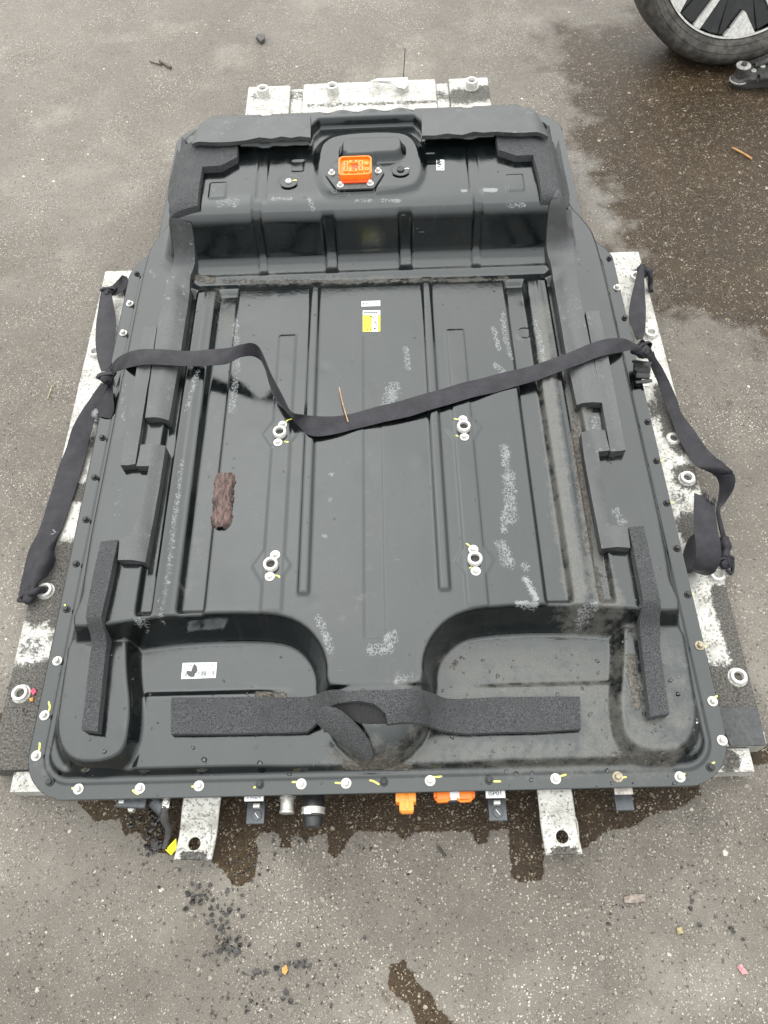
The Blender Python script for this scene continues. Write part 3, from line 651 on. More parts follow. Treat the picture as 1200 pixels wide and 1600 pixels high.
# ================================================================== FLANGE BOLTS AND THEIR PAINT MARKS
FZ = .1101
def bolt_mesh(name, mat, wr=.0088, hr=.0052, hh=.0062):
    w_ = disc(wr, .0018, 24, 0, bev=.0005); h_ = disc(hr, hh, 6, .0018, bev=.0009); t = disc(hr*.75, .0008, 18, hh+.0017)
    V, F = join(w_, h_, t); me = bpy.data.meshes.new(name); me.from_pydata(V, [], F); me.materials.append(mat); return me
ME_BOLT = bolt_mesh('bolt', MAT_STEEL); ME_RBOLT = bolt_mesh('bolt_rusty', MAT_RUST); ME_DBOLT = bolt_mesh('bolt_dark', MAT_DARK, .0072, .0050, .0042)
def flat_stroke(name, pts, wd, mat, parent, lift=.0006, pre=None):
    """painted line lying on the surface below"""
    W = pre if pre else [onto(*p) for p in pts]; P = catmull([(p[0], p[1], p[2]+lift) for p in W], 4); V, F = [], []
    for i, p in enumerate(P):
        t = P[min(i+1, len(P)-1)]-P[max(i-1, 0)]; n = np.array([-t[1], t[0], 0]); n /= np.linalg.norm(n)+1e-9; k = wd/2*(1 if 0 < i < len(P)-1 else .5)
        V += [p+n*k, p-n*k]
    F = [(2*i, 2*i+1, 2*i+3, 2*i+2) for i in range(len(P)-1)]
    return mesh_obj(name, V, F, mat, parent)
MK = [('b', 90, 1033, None), ('b', 70, 1118, [(76, 1096), (78, 1105), (76, 1112)]), ('b', 57, 1181, [(62, 1160), (62, 1168), (61, 1173)]), ('d', 78, 1222, None),
      ('b', 123, 1233, [(112, 1231), (117, 1234)]), ('b', 219, 1232, [(207, 1234), (212, 1239), (217, 1241)]), ('b', 311, 1228, [(299, 1229), (305, 1229)]), ('d', 406, 1226, [(396, 1231), (401, 1229)]),
      ('b', 471, 1225, [(456, 1222), (464, 1222)]), ('b', 541, 1224, [(523, 1223), (534, 1224)]), ('d', 600, 1222, [(577, 1219), (584, 1221), (593, 1226)]), ('b', 672, 1220, [(668, 1213), (680, 1214), (691, 1213)]),
      ('d', 764, 1219, [(770, 1221), (783, 1221)]), ('b', 868, 1217, [(875, 1213), (885, 1210)]), ('r', 965, 1214, [(972, 1215), (979, 1214)]), ('b', 1062, 1214, [(1068, 1212), (1070, 1208)]), ('d', 1110, 1199, [(1111, 1194), (1117, 1191)]),
      ('b', 1128, 1157, None), ('b', 1113, 1096, [(1116, 1090), (1121, 1087)]), ('r', 1093, 1009, [(1099, 1010), (1104, 1010)]), ('d', 1075, 929, [(1079, 930), (1083, 927)]), ('d', 1058, 857, None), ('d', 1042, 786, [(1047, 786), (1052, 785)]),
      ('d', 1026, 720, [(1031, 720), (1036, 720)]), ('d', 1012, 659, None), ('d', 976, 497, None), ('b', 964, 450, [(969, 450), (972, 450)]), ('d', 952, 404, None),
      ('d', 104, 952, [(101, 944), (102, 948)]), ('d', 119, 881, None), ('d', 134, 812, None), ('d', 148, 746, None), ('d', 160, 684, None), ('b', 193, 521, None), ('b', 203, 475, None), ('d', 214, 428, None), ('d', 168, 640, None), ('d', 181, 570, None)]
for kind, x, y, mk in MK:
    p = onto(x, y); o = link('bolt', {'b': ME_BOLT, 'd': ME_DBOLT, 'r': ME_RBOLT}[kind], None, None, (p[0], p[1], FZ)); o.rotation_euler = (0, 0, random.random()*3); setp(o, PACK)
    if mk: flat_stroke('paint_mark', mk, .0030, MAT_MARK, o)

# ---- four mounting sleeves on the panel
slV, slF = lathe([(.0080, -.008), (.0130, -.008), (.0130, .0088), (.0122, .0098), (.0087, .0098), (.0080, .0090)], 32)
ME_SL = bpy.data.meshes.new('sleeve'); ME_SL.from_pydata(slV, [], slF); ME_SL.materials.append(MAT_RING); ME_SL.polygons.foreach_set('use_smooth', [True]*len(ME_SL.polygons)); ME_SL.set_sharp_from_angle(angle=math.radians(40))
ME_SBOLT = bolt_mesh('sleeve_bolt', MAT_RING, .0088, .0052, .0055)
for k, (sx, sy) in enumerate(STUDS):
    z = float(hz(np.array([sx]), np.array([sy]))[0]); s = link('mounting_sleeve', ME_SL, None, None, (sx, sy, z)); setp(s, PACK)
    c = link('bore', ME_HOLE, None, None, (sx, sy, z+.0025)); c.scale = (.82, .82, 1); setp(c, s)
    for dx, dy in (((.004, .0205), (-.003, -.0215)), ((0, .0205), (0, -.0215)), ((.006, .0205), (-.001, -.0215)), ((-.001, .0205), (0, -.0215)))[k]:
        b = link('bolt', ME_SBOLT, None, None, (sx+dx, sy+dy, float(hz(np.array([sx+dx]), np.array([sy+dy]))[0])-.0002)); setp(b, s)
for pts in ([(447, 659), (451, 656), (456, 655)], [(444, 690), (451, 691)], [(431, 866), (436, 868)], [(428, 899), (435, 900), (437, 903)], [(709, 654), (716, 656)], [(728, 849), (734, 853)], [(733, 888), (737, 886)], [(712, 680), (716, 682)]):
    flat_stroke('paint_mark', pts, .0026, MAT_MARK, PACK)

# ================================================================== FOAM PADS GLUED ON THE COVER
def foam_mat():
    m = NM('grey_open_cell_foam'); n = m.noise(520, 4, .8); n2 = m.noise(25, 5, .65)
    col = m.mix(m.ramp(n, .36, .66), (.008, .008, .009), (.105, .107, .110)); col = m.mix(m.ramp(n2, .46, .70, 0, .6), col, (.030, .031, .032))
    d = m.ramp(m.noise(60, 8, .75), .60, .70); col = m.mix(m.math('MULTIPLY', d, .4), col, (.15, .145, .13))
    m.set(col=col, rough=m.ramp(n2, .46, .70, .85, .45), spec=.5, normal=m.bump(m.math('ADD', n, m.math('MULTIPLY', m.noise(300, 3, .6), .8)), .003, 1.0)); return m.m
def film_mat():
    m = NM('grey_film_faced_foam'); n = m.noise(500, 3, .6); n2 = m.noise(22, 6, .7)
    col = m.mix(m.ramp(n2, .35, .7), (.024, .025, .026), (.044, .046, .047)); gn = m.ramp(m.noise(560, 4, .8), .42, .66); col = m.mix(m.math('MULTIPLY', gn, m.ramp(m.noise(14, 4), .35, .6, .15, .7)), col, (.085, .087, .088)); f = m.ramp(m.noise(90, 7, .7), .58, .68)
    col = m.mix(m.math('MULTIPLY', f, m.ramp(m.noise(9, 3), .45, .6)), col, (.15, .155, .165))
    m.set(col=col, rough=m.ramp(n2, .3, .7, .34, .55), spec=.6, normal=m.bump(m.math('ADD', m.math('MULTIPLY', n, .3), m.math('MULTIPLY', m.noise(40, 3), .8)), .0012, .7)); return m.m
MAT_FOAM = foam_mat(); MAT_FILM = film_mat()
def pad(name, pix, t, mat, parent=PACK, G=None, step=.009, gap=0.0, seam=None, world=None, zfun=None):
    """soft strip following the sheet below: outline traced on the surface, then thickness"""
    G = GP if G is None else G
    P = world if world is not None else [onto(x, y, t, G)[:2] for x, y in pix]
    bm = bmesh.new(); f = bm.faces.new([bm.verts.new((p[0], p[1], 0)) for p in P])
    xs = [p[0] for p in P]; ys = [p[1] for p in P]
    for lo, hi, nrm in ((min(xs), max(xs), (1, 0, 0)), (min(ys), max(ys), (0, 1, 0))):
        v = lo+step
        while v < hi-step*.3:
            co = (v, 0, 0) if nrm[0] else (0, v, 0)
            bmesh.ops.bisect_plane(bm, geom=bm.verts[:]+bm.edges[:]+bm.faces[:], plane_co=co, plane_no=nrm); v += step
    bmesh.ops.triangulate(bm, faces=[f for f in bm.faces if len(f.verts) > 4])
    bm.verts.ensure_lookup_table(); n = len(bm.verts); top = [(v.co.x, v.co.y) for v in bm.verts]; faces = [[v.index for v in f.verts] for f in bm.faces]; bm.verts.index_update()
    faces = [[v.index for v in f.verts] for f in bm.faces]; bed = [(e.verts[0].index, e.verts[1].index) for e in bm.edges if len(e.link_faces) == 1]; bm.free()
    X = np.array([p[0] for p in top]); Y = np.array([p[1] for p in top]); Hs = samp(G, X, Y); ZT = Hs+t
    if zfun is not None: ZT = zfun(X, Y, ZT)
    ZT = ZT+.0006*np.sin(X*61+Y*23)+.0004*np.sin(Y*97)
    if seam: ZT = ZT-.0022*np.exp(-(seg_d([onto(x, y, t, G)[:2] for x, y in seam], X, Y)/.004)**2)
    ZB = np.minimum(samp(GZ, X, Y)-.002, ZT-t*.5) if gap == 0 else ZT-t
    b2 = bmesh.new(); T = [b2.verts.new((x, y, z)) for x, y, z in zip(X, Y, ZT)]; B = [b2.verts.new((x, y, z)) for x, y, z in zip(X, Y, ZB)]
    for q in faces: b2.faces.new([T[i] for i in q]); b2.faces.new([B[i] for i in reversed(q)])
    for a, b in bed: b2.faces.new([T[a], T[b], B[b], B[a]])
    o = bm_obj(name, b2, mat, parent); return autosmooth(o, 50)
TH = .016
GH = blur(np.maximum(GZ, blur(GZ, 3)), 1)
# hump: film-faced strips on the rear ledge, L-shaped pads on the two shoulders
STRIPZ = .372
def film_strip(pix):
    W = [U(x, y, STRIPZ)[:2] for x, y in pix]
    def zf(X, Y, Z):
        back = np.maximum(Y-1.640, 0); side = np.maximum(np.abs(X-XC)-.372, 0)
        return STRIPZ-.9*back**1.25-1.3*side**1.3+.0012*np.sin(X*40)*np.sin(Y*55)-.0016*np.exp(-(((X-XC)%.085-.042)**2+(Y-1.60)**2*1.4)/.00022)
    return pad('foam_pad', None, .009, MAT_FILM, world=W, zfun=zf, gap=1)
film_strip([(299, 222), (303, 205), (312, 193), (326, 185), (400, 181), (485, 178), (485, 214), (468, 213), (455, 216), (440, 214), (425, 217), (405, 215), (385, 219), (371, 220), (330, 223)])
film_strip([(659, 173), (700, 170), (770, 167), (828, 169), (842, 176), (850, 188), (858, 205), (820, 207), (776, 206), (755, 208), (740, 206), (722, 210), (700, 208), (680, 212), (659, 212)])
pad('foam_pad', [(277, 232), (291, 225), (330, 226), (371, 224), (370, 245), (345, 259), (316, 261), (309, 321), (267, 341), (262, 312), (264, 288)], TH, MAT_FOAM)
pad('foam_pad', [(775, 211), (820, 209), (851, 208), (873, 218), (881, 262), (890, 303), (889, 320), (872, 310), (846, 313), (838, 260), (833, 242), (807, 243), (779, 234)], TH, MAT_FOAM)
# strips running down the hump corners and along the wings
pad('foam_strip', [(265, 345), (299, 349), (298, 430), (296, 455), (283, 547), (264, 657), (227, 653), (246, 509), (262, 432)], .0165, MAT_FILM, seam=[(283, 440), (268, 540), (248, 650)])
pad('foam_strip', [(857, 326), (893, 323), (897, 395), (902, 439), (921, 533), (942, 629), (901, 633), (883, 544), (866, 445), (860, 410)], .0165, MAT_FILM, seam=[(885, 440), (900, 540), (920, 630)])
pad('foam_strip', [(225, 509), (245, 509), (233, 590), (211, 725), (188, 727), (204, 630), (213, 580)], .0165, MAT_FILM, seam=[(235, 512), (200, 726)])
pad('foam_strip', [(915, 486), (936, 485), (953, 570), (978, 703), (954, 706), (940, 625), (928, 560)], .0165, MAT_FILM, seam=[(926, 488), (966, 704)])
pad('foam_strip', [(220, 695), (259, 697), (250, 755), (227, 879), (184, 875), (187, 840), (206, 838), (220, 790), (233, 728), (213, 728)], .0165, MAT_FILM, seam=[(246, 700), (234, 800), (212, 876)])
pad('foam_strip', [(908, 676), (945, 673), (953, 704), (935, 706), (939, 740), (953, 820), (981, 823), (985, 856), (940, 858), (925, 780), (913, 716)], .0165, MAT_FILM, seam=[(922, 690), (940, 790), (958, 856)])
pad('foam_strip', [(157, 846), (184, 843), (168, 920), (163, 985), (164, 1028), (152, 1143), (127, 1140), (140, 1028), (136, 975), (144, 905)], .020, MAT_FOAM)
pad('foam_strip', [(983, 823), (1006, 822), (1031, 935), (1032, 985), (1031, 1010), (1046, 1115), (1016, 1120), (1003, 1010), (1001, 965)], .020, MAT_FOAM)
# front ribbon bridging the tongue, torn open in the middle
GR = blur(np.maximum(GZ, blur(GZ, 10)), 7) + .018*np.exp(-((GX-.008)/.088)**4)*(GY < .60)
pad('foam_ribbon', [(267, 1097), (268, 1090), (380, 1089), (468, 1089), (500, 1082), (545, 1080), (610, 1078), (650, 1077), (680, 1084), (693, 1090), (780, 1089), (906, 1088), (908, 1139), (840, 1143), (730, 1146), (700, 1143), (672, 1134), (640, 1128), (606, 1131),
      (602, 1114), (585, 1100), (560, 1095), (535, 1098), (510, 1106), (499, 1112), (497, 1128), (480, 1143), (380, 1146), (267, 1147)], .012, MAT_FOAM, G=GR, seam=[(270, 1122), (460, 1122), (500, 1108)], gap=1)
pad('foam_core', [(508, 1107), (540, 1097), (575, 1098), (603, 1112), (606, 1130), (562, 1130), (540, 1118)], .003, simple('dark_torn_foam', (.018, .018, .018), .95, var=.6, scale=500, bump=.002, bscale=700), G=GR, gap=1)
def flap():
    out = [(497, 1128), (500, 1112), (512, 1107), (528, 1110), (545, 1124), (560, 1140), (572, 1158), (577, 1175), (573, 1192), (555, 1178), (535, 1162), (515, 1146), (503, 1136)]
    mxo = sum(p[0] for p in out)/len(out); myo = sum(p[1] for p in out)/len(out); out = [(mxo+(x-mxo)*1.22, myo+(y-myo)*1.16) for x, y in out]
    n = len(out); tipy = [(1192-y)/85 for x, y in out]; V = []
    top = [U(x, y, .165+.075*max(0, t)**.8) for (x, y), t in zip(out, tipy)]; c = np.mean(top, 0)+np.array([0, 0, .006])
    bm = bmesh.new(); T = [bm.verts.new(tuple(p)) for p in top]; mid = [bm.verts.new(tuple(p*.55+c*.45+np.array([0, 0, .003]))) for p in top]; ce = bm.verts.new(tuple(c+np.array([0, 0, .003])))
    B = [bm.verts.new(tuple(p+np.array([.002, .004, -.010]))) for p in top]
    for i in range(n):
        j = (i+1) % n; bm.faces.new([T[i], T[j], mid[j], mid[i]]); bm.faces.new([mid[i], mid[j], ce]); bm.faces.new([T[j], T[i], B[i], B[j]])
    bm.faces.new(B[::-1]); o = bm_obj('foam_flap', bm, MAT_FOAM, PACK); m_ = o.modifiers.new('s', 'SUBSURF'); m_.levels = m_.render_levels = 2
    o.data.polygons.foreach_set('use_smooth', [True]*len(o.data.polygons)); return o
flap()

# ================================================================== LABELS, CONNECTOR AND VENTS ON THE COVER
def decal(name, pix, mat, parent, lift=.0005, off=0.0):
    W = [onto(x, y, off) for x, y in pix]; V = [(p[0], p[1], p[2]+lift) for p in W]+[(p[0], p[1], p[2]-.0006) for p in W]; n = len(W)
    return mesh_obj(name, V, [tuple(range(n))]+[(i, i+n, (i+1) % n+n, (i+1) % n) for i in range(n)], mat, parent)
def quadpt(Q, u, v):
    a, b, c, d = [np.array(q, float) for q in Q]; return tuple((a*(1-u)+b*u)*(1-v)+(d*(1-u)+c*u)*v)
def ink(parent, Q, rects, mat, lift=.0009, name='print'):
    V, F = [], []
    for u0, v0, u1, v1 in rects:
        b = len(V)
        for u, v in ((u0, v0), (u1, v0), (u1, v1), (u0, v1)): p = onto(*quadpt(Q, u, v)); V.append((p[0], p[1], p[2]+lift))
        F.append((b, b+1, b+2, b+3))
    return mesh_obj(name, V, F, mat, parent)
def text(parent, body, Q, u, v, hgt, mat, lift=.001):
    """lettering as flat mesh laid into label quad Q (u right, v down), hgt = share of label height"""
    cu = bpy.data.curves.new('lettering', 'FONT'); cu.body = body; cu.size = 1.0; t = bpy.data.objects.new('lettering', cu); C.objects.link(t)
    dg = bpy.context.evaluated_depsgraph_get(); me = bpy.data.meshes.new_from_object(t.evaluated_get(dg)); bpy.data.objects.remove(t)
    a, b, c, d = [onto(*q) for q in Q]; W = np.linalg.norm(b-a); Hh = np.linalg.norm(d-a); sc = hgt*Hh*1.35
    ex, ey = (b-a)/W, (a-d)/Hh; o0 = a+ex*W*u-ey*Hh*v
    for vt in me.vertices: p = o0+ex*vt.co.x*sc+ey*vt.co.y*sc; vt.co = (p[0], p[1], p[2]+lift)
    return link('lettering', me, mat, parent)
Q1 = [(285.6, 1036), (339, 1035), (337, 1059), (283, 1061)]
lab = decal('barcode_label', Q1, MAT_WHITE, PACK)
text(lab, 'AC 40', Q1, .05, .26, .15, MAT_INK); text(lab, '2040', Q1, .72, .24, .15, MAT_INK); text(lab, 'No.', Q1, .48, .24, .09, MAT_INK)
rr = random.Random(3); rects = []; u = .07
while u < .93:
    wd = rr.choice((.008, .014, .022)); rects.append((u, .55, u+wd, .86)); u += wd+rr.choice((.012, .02, .035))
rects += [(.05+.05*i, .36, .085+.05*i, .41) for i in range(5)]+[(.50+.045*i, .33, .535+.045*i, .38) for i in range(8)]+[(.6+.04*i, .45, .63+.04*i, .475) for i in range(8)]
ink(lab, Q1, rects, MAT_INK)
decal('torn_patch', [(304, 1037), (308, 1042), (309, 1048), (305, 1053), (303, 1058), (297, 1058), (292, 1053), (292, 1048), (299, 1049), (301, 1043)], simple('torn_label_backing', (.06, .062, .063), .6), lab, .0012)
Q2 = [(567, 485.5), (594, 485), (594, 518), (567, 518.5)]
lab = decal('warning_label', Q2, MAT_WHITE, PACK)
ink(lab, Q2, [(.0, .22, .52, 1.0), (.86, .22, 1.0, 1.0)], MAT_LBLYEL)
ink(lab, Q2, [(.06+.1*i, .07, .13+.1*i, .15) for i in range(8)]+[(.10, .30, .12, .75), (.06, .72, .2, .74), (.2, .88, .3, .93), (.44, .42, .48, .60), (.88, .3, .92, .42), (.88, .5, .92, .56), (.88, .66, .92, .92), (.42, .86, .5, .93), (.62, .82, .75, .9)], MAT_INK, .0012)
ink(lab, Q2, [(.40, .28, .56, .33), (.56, .33, .64, .37), (.62, .52, .7, .56), (.7, .57, .78, .63), (.77, .63, .83, .69)], MAT_INK, .0014)
Q3 = [(565, 471), (594, 470), (594, 478), (565, 479)]
lab = decal('serial_label', Q3, MAT_WHITE, PACK)
ink(lab, Q3, [(.07, .3, .13, .7), (.25, .35, .30, .75), (.31, .35, .38, .5), (.40, .35, .43, .75), (.5, .5, .57, .6), (.63, .2, .68, .35), (.70, .5, .92, .6)], MAT_INK)
Q4 = [(682, 250), (694, 250), (694, 266), (682, 266)]
lab = decal('paper_sticker', Q4, MAT_WHITE, PACK); ink(lab, Q4, [(.1, .1, .8, .2), (.3, .35, .9, .45), (.1, .6, .5, .75), (.6, .8, .9, .92)], simple('grey_print', (.12, .12, .12), .6))
# high-voltage connector
cz = float(hz(np.array([-.019]), np.array([1.462]))[0])
hexo = [(-.083, 1.462), (-.058, 1.412), (.020, 1.412), (.043, 1.462), (.020, 1.512), (-.058, 1.512)]
con = prism_obj('connector_flange', [(x, y) for x, y in hexo], cz-.002, cz+.003, simple('dark_plate_paint', (.022, .024, .025), .35, spec=.6), PACK, .001)
def rrect(cx, cy, hx, hy, r, n=5):
    P = []
    for qx, qy, a0 in ((1, 1, 0), (-1, 1, 90), (-1, -1, 180), (1, -1, 270)):
        for k in range(n+1):
            a = math.radians(a0+90*k/n); P.append((cx+qx*(hx-r)+r*math.cos(a), cy+qy*(hy-r)+r*math.sin(a)))
    return P
ccx, ccy = -.0185, 1.468
wall_o = rrect(ccx, ccy, .0355, .0315, .010); wall_i = rrect(ccx, ccy, .0322, .0282, .008); nn = len(wall_o)
z0, z1, zf = cz+.003, cz+.019, cz+.013
V = [(x, y, z0) for x, y in wall_o]+[(x, y, z1) for x, y in wall_o]+[(x, y, z1) for x, y in wall_i]+[(x, y, zf) for x, y in wall_i]
F = [(k*nn+i, k*nn+(i+1) % nn, (k+1)*nn+(i+1) % nn, (k+1)*nn+i) for k in range(3) for i in range(nn)]+[tuple(3*nn+i for i in range(nn))]
autosmooth(mesh_obj('connector_housing', V, F, MAT_ORANGE, con), 40)
for bx, by, wx, wy in ((-.020, .009, .0048, .0075), (-.020, -.009, .0048, .0075), (.012, .009, .0048, .0075), (.012, -.009, .0048, .0075), (-.004, .0145, .0085, .0038), (-.004, -.0145, .0085, .0038)):
    bk = prism_obj('terminal_block', rrect(ccx+bx, ccy+by, wx, wy, .0012, 3), zf, zf+.0055, MAT_ORANGE2, con, .0006)
    prism_obj('terminal_slot', rrect(ccx+bx, ccy+by, wx*.5, wy*.62, .0006, 2), zf+.0057, zf+.0062, MAT_ORANGED, bk)
prism_obj('keyway', rrect(ccx+.0, ccy-.0, .0075, .010, .002), zf+.0003, zf+.001, MAT_ORANGED, con)
pv, pf = disc(.0045, .006, 18, 0, bev=.002); mesh_obj('pin', pv, pf, MAT_ORANGE2, con, False, (ccx+.0245, ccy+.007, zf))
pv, pf = lathe([(.0022, 0), (.0045, 0), (.0045, .004), (.0022, .004)], 16); mesh_obj('pin_socket', pv, pf, MAT_ORANGE2, con, False, (ccx+.0245, ccy-.011, zf))
prism_obj('connector_lip', rrect(ccx, ccy-.0345, .030, .005, .003), cz+.003, cz+.007, MAT_ORANGED, con, .001)
for x, y in ((-.070, 1.466), (.0305, 1.466), (-.051, 1.424), (.013, 1.426)):
    b = link('screw', ME_SBOLT, None, None, (x, y, cz+.003)); b.scale = (.85, .85, 1); setp(b, con)
# two pressure plugs
for vx, vy, dome in ((-.165, 1.459, 0), (.079, 1.470, 1)):
    z = float(hz(np.array([vx]), np.array([vy]))[0]); pv, pf = disc(.0195, .0015, 36, 0, bev=.0006); g = autosmooth(mesh_obj('pressure_plug', pv, pf, MAT_COVER, PACK, False, (vx, vy, z)), 40)
    pv, pf = lathe([(.0025, .001), (.0072, .001), (.0066, .0045), (.0045, .006), (.0025, .006)], 20) if not dome else lathe([(.0001, .001), (.0085, .001), (.0080, .0045), (.0055, .0055), (.0001, .0055)], 20)
    autosmooth(mesh_obj('plug_nipple', pv, pf, MAT_RING if not dome else MAT_DARK, g, False, (vx, vy, z+.0)), 40)
    flat_stroke('paint_mark', None, .003, MAT_WHITE if dome else MAT_MARK, g, .0022, [np.array((vx+.009, vy+.001, z)), np.array((vx+.014, vy+.003, z)), np.array((vx+.018, vy+.001, z))])

# ================================================================== CONNECTORS AND STUBS UNDER THE FRONT FLANGE
def hcyl(name, px, py0, py1, z, r, mat, parent, prof=None, n=20):
    """stub pointing towards -y from under the flange; prof = [(share, radius factor)]"""
    a, b = U(px[0], py0, z), U(px[1], py1, z); prof = prof or [(0, 1), (1, 1)]
    pts = [a+(b-a)*t for t, _ in prof]; V, F = tube(pts, [r*f for _, f in prof], n); return autosmooth(mesh_obj(name, V, F, mat, parent), 35)
hcyl('coolant_pipe', (450, 448), 1225, 1271, .072, .0125, MAT_STEEL, PACK, [(0, .85), (.38, .85), (.40, 1.05), (.52, 1.05), (.54, .9), (.9, .9), (.92, 1.0), (1, 1.0)])
h = hcyl('coolant_hose', (490, 489), 1222, 1292, .072, .0185, MAT_BLACKP, PACK, [(0, .92), (.3, .92), (.42, .98), (.44, 1.02), (.78, 1.0), (.80, .86), (1, .78)])
cl = hcyl('hose_clamp', (489.6, 489.2), 1262, 1273, .072, .0200, MAT_STEEL, h, [(0, .95), (.02, 1), (.22, 1), (.24, .96), (.76, .96), (.78, 1), (.98, 1), (1, .95)])
bevbox('clamp_buckle', tuple(U(481, 1267, .0935)), (.012, .010, .004), MAT_STEEL, cl, .001)
o1 = bevbox('orange_plug_body', tuple(U(634, 1246, .075)), (.034, .020, .034), MAT_ORANGE2, PACK, .003)
bevbox('plug_neck', tuple(U(635, 1256, .078)), (.024, .026, .026), MAT_ORANGE2, o1, .003); bevbox('plug_tip', tuple(U(636, 1265, .076)), (.020, .012, .020), MAT_ORANGE2, o1, .002)
bevbox('plug_rib', tuple(U(636, 1252, .0915)), (.006, .022, .003), MAT_ORANGE2, o1, .001)
o2 = bevbox('orange_service_plug', tuple(U(692, 1243, .075)), (.022, .020, .034), MAT_ORANGE, PACK, .003)
bevbox('service_plug_cheek', tuple(U(727, 1242, .075)), (.022, .020, .034), MAT_ORANGE, o2, .003); bevbox('service_plug_core', tuple(U(709.5, 1244, .075)), (.020, .022, .026), MAT_BLACKP, o2, .002)
bevbox('plug_sticker', tuple(U(709.5, 1242, .0895)), (.018, .016, .001), MAT_WHITE, o2, .0003)
for x in (681, 738): bevbox('service_plug_ear', tuple(U(x, 1241, .080)), (.008, .012, .016), MAT_ORANGE, o2, .002)
for x in (692, 726): V, F = tube([U(x-12, 1248, .09), U(x-6, 1252, .09), U(x+7, 1251, .09), U(x+12, 1247, .09)], .0022, 8); mesh_obj('service_plug_latch', V, F, MAT_ORANGE, o2, True)
MAT_BRKT = simple('grey_zinc_bracket', (.075, .082, .088), .45, .3, var=.3, scale=90)
def tag_bracket(px, py, txt):
    b = bevbox('signal_bracket', tuple(U(px+3, py+26, .050)), (.030, .034, .010), MAT_BRKT, PACK, .0015)
    t = bevbox('bracket_label', tuple(U(px, py, .088)), (.032, .014, .004), MAT_WHITE, b, .001)
    c = U(px, py, .0905); Vt = None
    cu = bpy.data.curves.new('lettering', 'FONT'); cu.body = txt; cu.size = .0105; cu.align_x = 'CENTER'; cu.align_y = 'CENTER'; ob = bpy.data.objects.new('lettering', cu); C.objects.link(ob)
    me = bpy.data.meshes.new_from_object(ob.evaluated_get(bpy.context.evaluated_depsgraph_get())); bpy.data.objects.remove(ob); link('lettering', me, MAT_INK, t, (c[0], c[1], .0904))
    pv, pf = disc(.0085, .003, 24, 0, bev=.0008); q = U(px+4, py+29, .057); s = autosmooth(mesh_obj('slot_screw', pv, pf, MAT_BRKT, b, False, (q[0], q[1], .055)), 40)
    bevbox('screw_slot', (q[0], q[1], .0583), (.010, .0014, .0006), MAT_STEEL, s, .0002, (0, 0, -.9))
    q = U(px+3, py+13, .075); bevbox('locating_tab', (q[0], q[1], .062), (.011, .007, .022), MAT_STEEL, b, .001)
    return b
tag_bracket(397, 1245, 'PA04'); tag_bracket(774, 1240, 'ISP01')
b = bevbox('signal_bracket', tuple(U(974, 1252, .05)), (.030, .030, .010), MAT_BRKT, PACK, .0015); bevbox('bracket_label', tuple(U(974, 1235, .088)), (.030, .013, .004), simple('dirty_paper', (.42, .38, .34), .6, var=.4, scale=150), b, .001)
# earth strap assembly left of the foot
gb = bevbox('earth_bracket', tuple(U(207, 1252, .070)), (.052, .022, .016), MAT_BRKT, PACK, .004, (0, 0, -.06))
bevbox('bracket_tip', tuple(U(191, 1250, .078)), (.009, .012, .010), MAT_STEEL, gb, .0015); pv, pf = disc(.0062, .012, 6, 0, bev=.001); q = U(206, 1264, .06); mesh_obj('clamp_nut', pv, pf, MAT_STEEL, gb, False, tuple(q-np.array([0, 0, .006])))
V, F = tube([U(240, 1250, .072), U(252, 1262, .066), U(262, 1252, .07)], [.012, .015, .010], 10); mesh_obj('bracket_web', V, F, MAT_BRKT, gb, True)
lug = bevbox('cable_lug', tuple(U(260, 1252, .082)), (.012, .022, .004), MAT_STEEL, PACK, .0015); q = U(260, 1253, .086); mesh_obj('lug_bolt', *disc(.0052, .006, 6, 0, bev=.001), MAT_STEEL, lug, False, tuple(q))
V, F = tube(catmull([U(259, 1258, .080), U(257, 1270, .072), U(258, 1283, .055), U(263, 1293, .040), U(263, 1305, .022), U(259, 1318, .012), U(257, 1326, .009)], 4), [.0062]*5+[.0072]*4+[.006]*9+[.005]*7, 12)
mesh_obj('earth_cable', V, F, simple('grey_braided_sleeve', (.055, .052, .05), .65, var=.4, scale=220, bump=.001, bscale=500), lug, True)
Pt = [U(x, y, z) for x, y, z in ((258, 1328, .006), (275, 1310, .026), (276, 1326, .022), (267, 1336, .010))]
V = [tuple(p) for p in Pt]+[tuple(p-np.array([0, 0, .004])) for p in Pt]; mesh_obj('yellow_tag', V, [(0, 1, 2, 3), (7, 6, 5, 4), (0, 4, 5, 1), (1, 5, 6, 2), (2, 6, 7, 3), (3, 7, 4, 0)], MAT_YELLOW, lug)
V, F = tube([U(432, 1247, .088), U(436, 1249, .088)], .003, 6)

# ================================================================== WEBBING STRAPS
def web_mat():
    m = NM('black_seat_belt_webbing'); v = m.co('UV')
    w1 = m.n.new('ShaderNodeTexWave'); w1.wave_type = 'BANDS'; w1.bands_direction = 'DIAGONAL'; w1.inputs['Scale'].default_value = 1.0; w1.inputs['Distortion'].default_value = 1.0
    m.link(m.mapping((110, 14, 1), vec=v), w1.inputs['Vector'])
    n = m.noise(35, 6, .65); col = m.mix(m.ramp(n, .3, .75), (.013, .0125, .0155), (.026, .025, .030)); col = m.mix(m.math('MULTIPLY', m.ramp(m.noise(300, 5, .7), .64, .72), .3), col, (.22, .21, .19))
    m.set(col=col, rough=.5, spec=.22, sheen=.05, normal=m.bump(m.math('ADD', m.math('MULTIPLY', w1.outputs['Fac'], .5), m.noise(60, 4, .6)), .0007, .6)); return m.m
MAT_WEB = web_mat()
